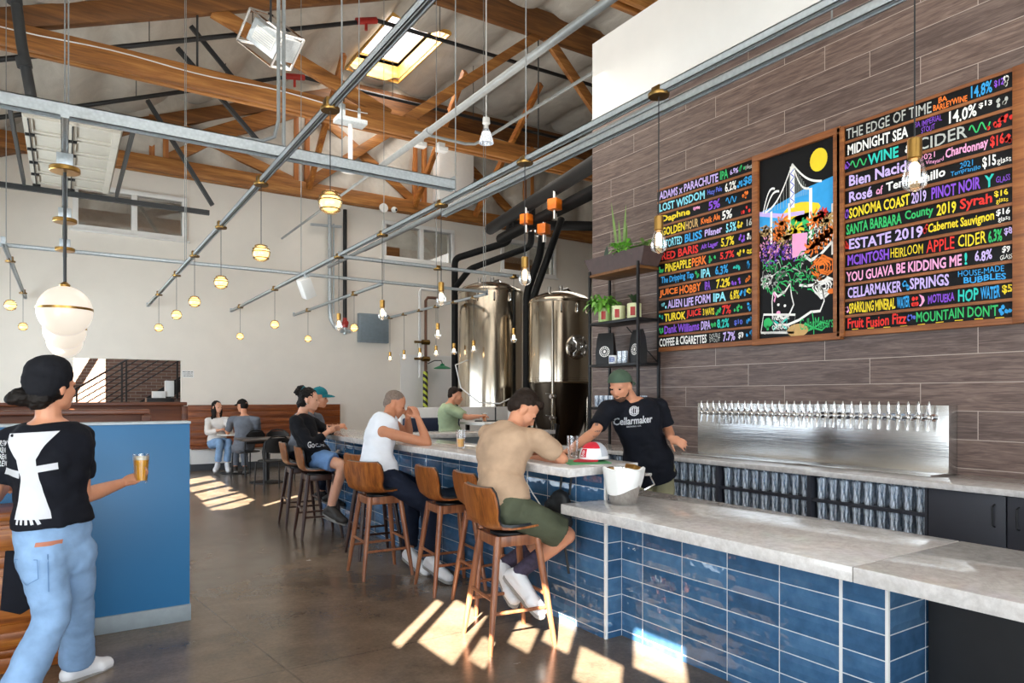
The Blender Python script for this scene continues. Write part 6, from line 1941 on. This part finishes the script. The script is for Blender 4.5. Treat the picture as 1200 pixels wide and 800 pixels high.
M['t_tan'] = cloth('tan_shirt_cloth', '#b3967c'); M['olive'] = cloth('olive_shorts_cloth', '#4d5140'); M['t_white'] = cloth('white_tank_cloth', '#e9edf5', var=.03)
M['t_black'] = cloth('black_shirt_cloth', '#15161b', var=.2); M['t_navy'] = cloth('navy_black_shirt_cloth', '#12141c', var=.2); M['navy_pants'] = cloth('navy_trouser_cloth', '#1a2030', var=.2)
M['denim'] = cloth('light_denim', '#86a5c9', var=.16); M['denim_mid'] = cloth('blue_denim', '#6f94c6', var=.16); M['t_green'] = cloth('pale_green_shirt_cloth', '#a3b290'); M['t_grey'] = cloth('grey_shirt_cloth', '#666b74')
M['t_cream'] = cloth('cream_blouse_cloth', '#dfd8d2', var=.05); M['khaki'] = cloth('khaki_cloth', '#8f8a6e'); M['shoe_white'] = plain('white_shoe', '#e6e6e8', .5, var=.03); M['shoe_dark'] = plain('dark_boot', '#2b2622', .6)
M['sock'] = plain('striped_sock', '#3a3145', .8, var=.4, scale=40); M['cap_green'] = cloth('green_cap_cloth', '#4a5b4b'); M['cap_teal'] = cloth('teal_cap_cloth', '#1b6b76'); M['cap_black'] = cloth('black_cap_cloth', '#1a1614')
M['sole'] = plain('rubber_sole', '#8f8c88', .7)
M['ink_white'] = plain('white_print', '#cfcfd3', .8, var=.04)

# ---- man in the tan shirt on the nearest stool
J = joints((2.22, 3.43, .70), (2.20, 3.43, .80), W(601, 501, 4.27), W(614, 480, 4.33), (.62, -.30, -.62), (.93, -.36, 0),
    shL=W(573, 509, 4.42), shR=W(631, 515, 4.12), elR=W(659, 538, 4.20), wrR=W(625, 538, 4.50), elL=(2.62, 3.92, 1.09), wrL=(2.66, 3.66, 1.085),
    knR=W(664, 627, 4.12), knL=W(650, 622, 4.45), anR=W(606, 672, 4.20), toeR=W(636, 706, 4.02), anL=W(590, 662, 4.42), toeL=W(604, 694, 4.22), slouch=.10, hup=(.6, -.25, .75), bk=1.05,
    hdR=(-.35, .9, 0), hdL=(.1, -1, 0), curlR=.3, curlL=.35)
person('man in a tan t-shirt and olive shorts hunched over the bar', J, M['skin'], .008)
sh_ = shirt(J, M['t_tan'], .72, t0=-.04, grow=.020, hem=.014, s=1.04)
trousers(J, M['olive'], 'shorts', .88, .014, flare=.012)
shoes(J, M['shoe_white'])
for k in 'LR':
    m = MB(); a, b = J['kn' + k], J['an' + k]; m.cyl(a.lerp(b, .52), b, .053, .045, 16); garment(J, 'sock', M['sock'], m, .009, 2, 0)
hair(J, M['hair_brown'], [(0, -.030, .050, .083, .090, .082), (0, -.058, .0, .074, .058, .070), (0, .035, .085, .062, .055, .036)])

# ---- man in the white tank top
J = joints((2.17, 5.30, .70), (2.17, 5.33, .80), W(455, 489, 5.85), W(463, 474, 5.97), (.80, -.42, -.38), (.90, .10, 0),
    shR=W(449, 506, 5.62), shL=W(464, 500, 6.10), elR=W(501, 519, 5.72), wrR=W(490, 490, 5.80), elL=(2.66, 5.80, 1.09), wrL=W(478, 489, 6.02),
    knR=W(503, 592, 5.62), knL=(2.58, 5.55, .66), anR=W(505, 655, 5.50), toeR=W(526, 669, 5.28), anL=W(480, 646, 5.78), toeL=W(500, 662, 5.55), slouch=.09, hup=(.3, 0, .95),
    hdR=(-.25, .25, .9), hdL=(.1, -.5, .85), pnR=(-.3, .9, 0), pnL=(-.4, -.9, .1), curlR=.75, curlL=.75)
person('older man in a white tank top and navy trousers leaning on the bar', J, M['skin_tan'], .008)
m = MB(); m.loft(torso_rings(J, .018, -.06, .93, hem=.02))
u_ = (J['neck'] - J['pel']).normalized()
for k in 'LR': m.cap(J['neck'].lerp(J['sh' + k], .25), J['neck'].lerp(J['sh' + k], .62) - u_ * .03, .06, .058)
garment(J, 'tank_top', M['t_white'], m, .010, 4, .008)
trousers(J, M['navy_pants'], 'trousers', 1.92, .018)
shoes(J, M['shoe_white'])
hair(J, M['hair_grey'], [(0, -.022, .046, .0785, .091, .078), (0, -.050, .0, .0735, .058, .066)], 'cropped_hair', .006, .001)

# ---- woman in black with denim shorts
J = joints((2.22, 7.10, .70), (2.22, 7.10, .81), W(352, 486, 7.22), W(363, 468, 7.22), (.86, -.48, -.05), (.96, -.2, 0),
    shR=W(347, 494, 6.98), shL=W(360, 492, 7.42), elR=W(364, 522, 6.92), wrR=W(384, 506, 7.05), elL=(2.42, 7.35, 1.07), wrL=W(386, 504, 7.25),
    knR=W(402, 545, 6.95), knL=W(400, 543, 7.25), anR=W(388, 596, 7.0), toeR=W(404, 604, 6.9), anL=W(386, 598, 7.3), toeL=W(402, 604, 7.2), slouch=.05, bk=.92,
    hdR=(.6, .3, .25), hdL=(.6, -.4, .2), pnR=(-.2, .8, -.2), pnL=(-.2, -.8, -.2), curlR=.6, curlL=.6)
person('woman in a black top and denim shorts with her hair in a bun', J, M['skin_pale'], .009)
sh_ = shirt(J, M['t_black'], 1.75, 'black_top', t0=-.02, grow=.022, hem=.02)
decal(J, sh_, 'white_print', M['ink_white'], lambda m, pl: put_text(m, 'Good Co.', -.09, .12, -.03, .035, pl, 0, .02), W(372, 521, 6.9), CR, (0, 0, 1), CF)
trousers(J, M['denim_mid'], 'denim_shorts', .62, .014, flare=.01)
shoes(J, M['shoe_dark'], .014)
hair(J, M['hair_black'], [(0, -.028, .045, .085, .098, .088), (0, -.06, -.02, .076, .062, .082), (-.02, -.10, .100, .052, .052, .050), (.03, -.125, .075, .035, .035, .035), (0, -.10, -.05, .04, .035, .05)], wr=.008)
m = MB(); c = J['q'](-.01, -.085, .085) - J['base']; m.tube([c + J['R3'] @ Vector((.045 * math.cos(a), .02 * math.sin(a), .045 * math.sin(a))) for a in [k * .5236 for k in range(12)]], .010, 8, closed=True); tag(m.build('scrunchie', M['cap_teal'], J['t']), 'teal hair tie')
m = MB(); m.ell(J['q'](.080, -.010, -.045) - J['base'], .007); m.build('earring', M['chrome'], J['t'])

# ---- man in the teal cap
J = joints((2.26, 7.86, .70), (2.26, 7.88, .81), W(361, 484, 8.02), W(374, 466, 8.02), (.88, -.45, -.05), (.95, -.25, 0),
    shR=W(358, 492, 7.78), shL=W(372, 490, 8.22), elR=W(379, 507, 7.72), wrR=W(391, 503, 7.50), elL=(2.60, 8.15, 1.07), wrL=(2.72, 7.95, 1.09),
    knR=(2.62, 7.72, .72), knL=(2.62, 8.02, .72), anR=(2.56, 7.72, .30), toeR=(2.68, 7.66, .26), anL=(2.56, 8.05, .30), toeL=(2.68, 8.0, .26), slouch=.05, hdR=(.7, -.3, .35), curlR=.6, pnR=(0, .6, -.5))
person('man in a teal cap and grey shirt behind the woman with the bun', J, M['skin'], .010)
shirt(J, M['t_grey'], .7)
trousers(J, M['navy_pants'], 'trousers', 1.9, .012)
shoes(J, M['shoe_dark'])
hair(J, M['hair_brown'], [(0, -.035, .02, .080, .085, .07)], wr=.002)
cap_mesh(J['t'], J['q'](0, .0, .040) - J['base'], J['face'], .088, [M['cap_teal'], M['cap_teal']], brim=.085)

# ---- man in the green shirt
J = joints((4.33, 8.28, .72), W(529, 520, 9.5), W(527, 473, 9.5), W(534, 464, 9.55), (.84, -.54, -.15), (.84, -.54, 0),
    shR=W(526, 479, 9.30), shL=W(530, 478, 9.68), elR=W(547, 489, 9.30), wrR=W(561, 487.5, 9.32), elL=W(548, 489, 9.75), wrL=W(561, 488, 9.62),
    knR=W(560, 520, 9.3), knL=W(560, 519, 9.6), anR=W(556, 556, 9.3), toeR=W(566, 560, 9.25), anL=W(556, 556, 9.6), toeL=W(566, 560, 9.55), slouch=.07)
person('man in a pale green shirt sitting at the high table with a laptop', J, M['skin'], .011)
shirt(J, M['t_green'], .8, grow=.026, hem=.03, belly=.04)
trousers(J, M['navy_pants'], 'trousers', 1.9)
shoes(J, M['shoe_dark'])
hair(J, M['hair_brown'], SHORT)

# ---- woman and man at the far bench
J = joints((2.46, 14.55, .46), W(254, 519, 13.30), W(256, 489, 13.32), W(254.5, 477, 13.25), (.42, -.90, -.05), (.55, -.83, 0),
    shR=W(244, 493, 13.25), shL=W(266, 492, 13.32), elR=W(243, 507, 13.0), wrR=W(257, 504, 12.95), elL=W(270, 506, 13.2), wrL=W(264, 503, 12.98),
    knR=W(258, 518, 12.88), knL=W(268, 518, 13.0), anR=W(255, 543, 12.95), toeR=W(252, 548, 12.75), anL=W(266, 543, 13.0), toeL=W(268, 548, 12.8), bk=.9)
person('woman with long dark hair in a cream blouse on the far bench', J, M['skin_pale'], .012)
shirt(J, M['t_cream'], 1.8, 'blouse', grow=.022, hem=.02, vox=.012)
trousers(J, M['denim'], 'jeans', 1.9, vox=.012); shoes(J, M['shoe_white'], vox=.011)
hair(J, M['hair_black'], [(0, -.03, .045, .086, .095, .085), (0, -.055, -.08, .088, .055, .13), (-.065, .02, -.10, .028, .035, .12), (.065, .02, -.10, .028, .035, .12), (0, -.05, -.2, .09, .045, .1)], vox=.010, wr=.006)
J = joints((2.78, 13.02, .46), W(286, 524, 12.35), W(286, 487, 12.38), W(284, 475.5, 12.42), (-.55, .83, 0), (-.35, .93, 0),
    shL=W(271, 492, 12.42), shR=W(301, 492, 12.32), elL=W(267, 507, 12.6), wrL=W(265, 504, 12.95), elR=W(302, 508, 12.5), wrR=W(288, 505, 12.95),
    knL=W(276, 524, 12.85), knR=W(286, 524, 12.85), anL=W(276, 548, 12.75), toeL=W(275, 550, 12.95), anR=W(287, 548, 12.75), toeR=W(286, 550, 12.95), slouch=.03, bk=1.05)
person('man in a grey t-shirt and dark cap seen from behind at the far table', J, M['skin'], .012)
shirt(J, M['t_grey'], .8, vox=.012); trousers(J, M['t_grey'], 'trousers', 1.9, vox=.012); shoes(J, M['shoe_dark'], vox=.011)
hair(J, M['hair_black'], [(0, -.035, .01, .080, .080, .075)], vox=.01, wr=.002)
cap_mesh(J['t'], J['q'](0, 0, .035) - J['base'], J['face'], .090, [M['cap_black'], M['cap_black']], brim=.085)

# ---- bartender
J = joints((3.75, 3.97, 0), W(762, 549, 5.38), W(741, 469, 5.30), W(727, 452, 5.20), (-.90, -.35, -.32), (-.60, -.80, 0),
    shR=W(712, 480, 5.16), shL=W(772, 476, 5.42), elR=W(697, 506, 5.02), wrR=W(668, 527, 4.78), elL=W(784, 506, 5.42), wrL=W(786, 513, 5.16),
    slouch=-.02, hup=(-.3, -.1, .95), bk=1.05, hdR=(-.75, .1, -.2), hdL=(.1, -.8, -.25), pnR=(0, 0, -1), pnL=(.7, .1, -.5), curlR=.35, curlL=.55, spreadL=.8)
b_ = J['pel']; rt = Vector((-.80, .60, 0))
J['hipR'] = b_ + rt * .09; J['hipL'] = b_ - rt * .09
for k, o in (('R', .10), ('L', -.10)):
    J['kn' + k] = b_ + rt * o + Vector((-.02, -.03, -.42)); J['an' + k] = b_ + rt * o + Vector((0, 0, -.80)); J['an' + k].z = .085; J['toe' + k] = J['an' + k] + Vector((-.10, -.14, -.01))
person('bartender in a black t-shirt and backwards green cap behind the bar', J, M['skin'], .007)
sh_ = shirt(J, M['t_navy'], .78, t0=-.16, grow=.022, hem=.012, s=1.06)
def brand(m, pl):
    put_text(m, 'Cellarmaker', -.145, .145, -.03, .028, pl, 0, .02)
    put_text(m, 'BREWING CO.', -.055, .055, -.052, -.040, pl, 0, .0)
    for r in (.035, .024): stroke(m, [(r * math.cos(a * .3927), .07 + r * math.sin(a * .3927)) for a in range(17)], .006, pl)
    for a in range(5): stroke(m, [(-.03 + .015 * a, .045), (-.03 + .015 * a + .006, .098)], .006, pl)
decal(J, sh_, 'shirt_lettering', M['ink_white'], brand, W(742, 492, 5.2), (CR + Vector((0, 0, .09))), (0, 0, 1), CF)
trousers(J, M['khaki'], 'trousers', 1.95)
shoes(J, M['shoe_dark'])
hair(J, M['beard'], [(0, .038, -.082, .050, .050, .036), (0, .010, -.062, .064, .056, .036), (0, .078, -.058, .024, .014, .006)], 'beard', .006, .002)
hair(J, M['hair_brown'], [(0, -.035, .01, .080, .080, .066)], wr=.002)
cap_mesh(J['t'], J['q'](0, -.004, .030) - J['base'], -J['face'] + Vector((0, 0, -.22)), .092, [M['cap_green'], M['cap_green']], brim=.115)
def ink(m, pl):
    for k in range(4): stroke(m, [(-.02 + .012 * k, -.05), (.0 + .012 * k, -.01), (-.015 + .012 * k, .03), (.0 + .01 * k, .06)], .007, pl)
decal(J, J['body'], 'tattoo', plain('tattoo_ink', '#3d4350', .6), ink, W(697, 503, 5.0), CR, (0, 0, 1), CF, .0015, .2, .35)

# ---- woman walking at left
J = joints((-.05, 3.85, 0), W(63, 640, 3.22), W(57, 493, 3.20), W(62, 452, 3.22), (.80, .58, .02), (.72, .69, 0),
    shL=W(13, 516, 3.14), shR=W(93, 512, 3.36), elR=W(96, 582, 3.36), wrR=W(143, 566, 3.66), elL=W(-14, 586, 3.08), wrL=W(4, 572, 3.42),
    hdR=(CR * .55 + CF * .5 + Vector((0, 0, .30))), pnR=(-CR * .2 + CF * -.35 + Vector((0, 0, .0))), curlR=.62, bk=.93, slouch=0.0, thumbR=.7)
b_ = J['pel']; J['hipL'] = W(50, 650, 3.14); J['hipR'] = W(84, 650, 3.28)
J['knL'] = W(62, 722, 3.14); J['anL'] = W(14, 812, 2.98); J['toeL'] = J['anL'] + Vector((.13, .10, -.05))
J['knR'] = W(90, 722, 3.40); J['anR'] = W(90, 788, 3.50); J['toeR'] = J['anR'] + Vector((.13, .10, -.015))
J['anL'].z = .11; J['anR'].z = .085; J['toeL'].z = .075; J['toeR'].z = .075
person('woman in a black t-shirt, pale jeans and black beanie walking with a beer', J, M['skin'], .007)
sh_ = shirt(J, M['t_navy'], .72, t0=.18, grow=.022, hem=.012)
def backprint(m, pl):
    m.mi = 0
    def blob(pts):
        n = 6
        L_, R_ = pts
        rows = []
        for i in range(n + 1):
            f = i / n
            a = (L_[0][0] + (L_[1][0] - L_[0][0]) * f, L_[0][1] + (L_[1][1] - L_[0][1]) * f); b = (R_[0][0] + (R_[1][0] - R_[0][0]) * f, R_[0][1] + (R_[1][1] - R_[0][1]) * f)
            rows.append([pl(a[0] + (b[0] - a[0]) * k / 5, a[1] + (b[1] - a[1]) * k / 5) for k in range(6)])
        m.sheet(rows)
    blob((((-.105, .145), (-.035, .03)), ((.085, .155), (.030, .03))))
    blob((((-.035, .03), (-.03, -.06)), ((.030, .03), (.035, -.06))))
    blob((((-.03, -.06), (-.07, -.24)), ((.035, -.06), (.075, -.24))))
    blob((((-.12, -.035), (-.04, -.055)), ((-.10, -.005), (-.03, -.02)))) ; blob((((.03, .0), (.095, .012)), ((.03, -.03), (.095, -.018))))
    for k in range(5): stroke(m, [(-.05 + .02 * k, -.235), (-.055 + .024 * k, -.262)], .012, pl)
decal(J, sh_, 'back_print', M['ink_white'], backprint, W(42, 545, 3.1), CR, (0, 0, 1), CF)
def leftprint(m, pl):
    for k in range(4): put_text(m, 'BREW', -.03, .03, .02 - .03 * k, .045 - .03 * k, pl)
decal(J, sh_, 'sleeve_print', M['ink_white'], leftprint, W(1, 528, 3.05), CR, (0, 0, 1), CF)
jn = trousers(J, M['denim'], 'jeans', 1.97, .014, flare=.016, top=.28, wr=.005)
def pocket(m, pl):
    m.sheet([[pl(-.075 + .15 * i / 6, v + .012 * i / 6) for i in range(7)] for v in (.055, .075)])
decal(J, jn, 'belt_patch', M['ink_white'], pocket, W(56, 628, 3.1), CR, (0, 0, 1), CF)
decal(J, jn, 'leather_label', plain('tan_leather_label', '#b5735a', .6), lambda m, pl: m.sheet([[pl(-.035 + .07 * i / 4, v) for i in range(5)] for v in (.0, .018)]), W(59, 638, 3.1), CR, (0, 0, 1), CF)
def seams(m, pl):
    for c in (-.085,):
        stroke(m, [(c - .055, .0), (c + .055, .0), (c + .055, -.085), (c, -.115), (c - .055, -.085), (c - .055, .0)], .004, pl)
    stroke(m, [(0, .02), (.0, -.15)], .004, pl)
decal(J, jn, 'pocket_seam', plain('denim_seam_thread', '#5d7fa8', .8), seams, W(63, 652, 3.1), CR, (0, 0, 1), CF, .007, .2, .45)
shoes(J, M['shoe_white'])
hair(J, M['hair_black'], [(0, -.034, -.005, .085, .088, .088), (0, -.075, -.055, .078, .050, .060), (-.035, -.125, -.050, .056, .048, .042), (-.055, -.145, -.060, .036, .036, .030)], wr=.006)
hair(J, M['t_black'], [(0, -.018, .060, .092, .106, .090), (0, -.034, .020, .095, .100, .080), (0, -.060, -.02, .088, .075, .060)], 'beanie', .008, .004, 14)
m = MB()
pts = [W(18, 640, 3.1), W(10, 690, 3.1), W(8, 718, 3.12), W(38, 708, 3.18), W(36, 650, 3.2)]
m.prism([(0, 0)] * 0 or [(-.06, 0), (.06, 0), (.075, -.26), (.01, -.30), (-.085, -.28)], -.008, .008, Matrix.Translation(W(22, 645, 3.22) - J['base']) @ Matrix.Rotation(-math.atan2(CF.x, CF.y), 4, 'Z') @ Matrix.Rotation(rad(90), 4, 'X'), .004)
m.build('apron_cloth', M['t_navy'], J['t'])
def ink2(m, pl):
    for k in range(5): stroke(m, [(-.05 + .02 * q, -.03 + .014 * k + .006 * math.sin(q * 1.7 + k)) for q in range(6)], .006, pl)
decal(J, J['body'], 'tattoo', plain('arm_tattoo_ink', '#4a4340', .6), ink2, W(100, 578, 3.34), CR, (0, 0, 1), CF, .0015, .15, .22)
hp = J['wrR'] + Vector(J['hdR']).normalized() * .085
beer((hp.x + CR.x * .015 - CF.x * .0, hp.y + CR.y * .015, hp.z - .035), 'full golden beer in a glass held by the walking woman', .80, M['beer'], .155, .018, .032, .043)
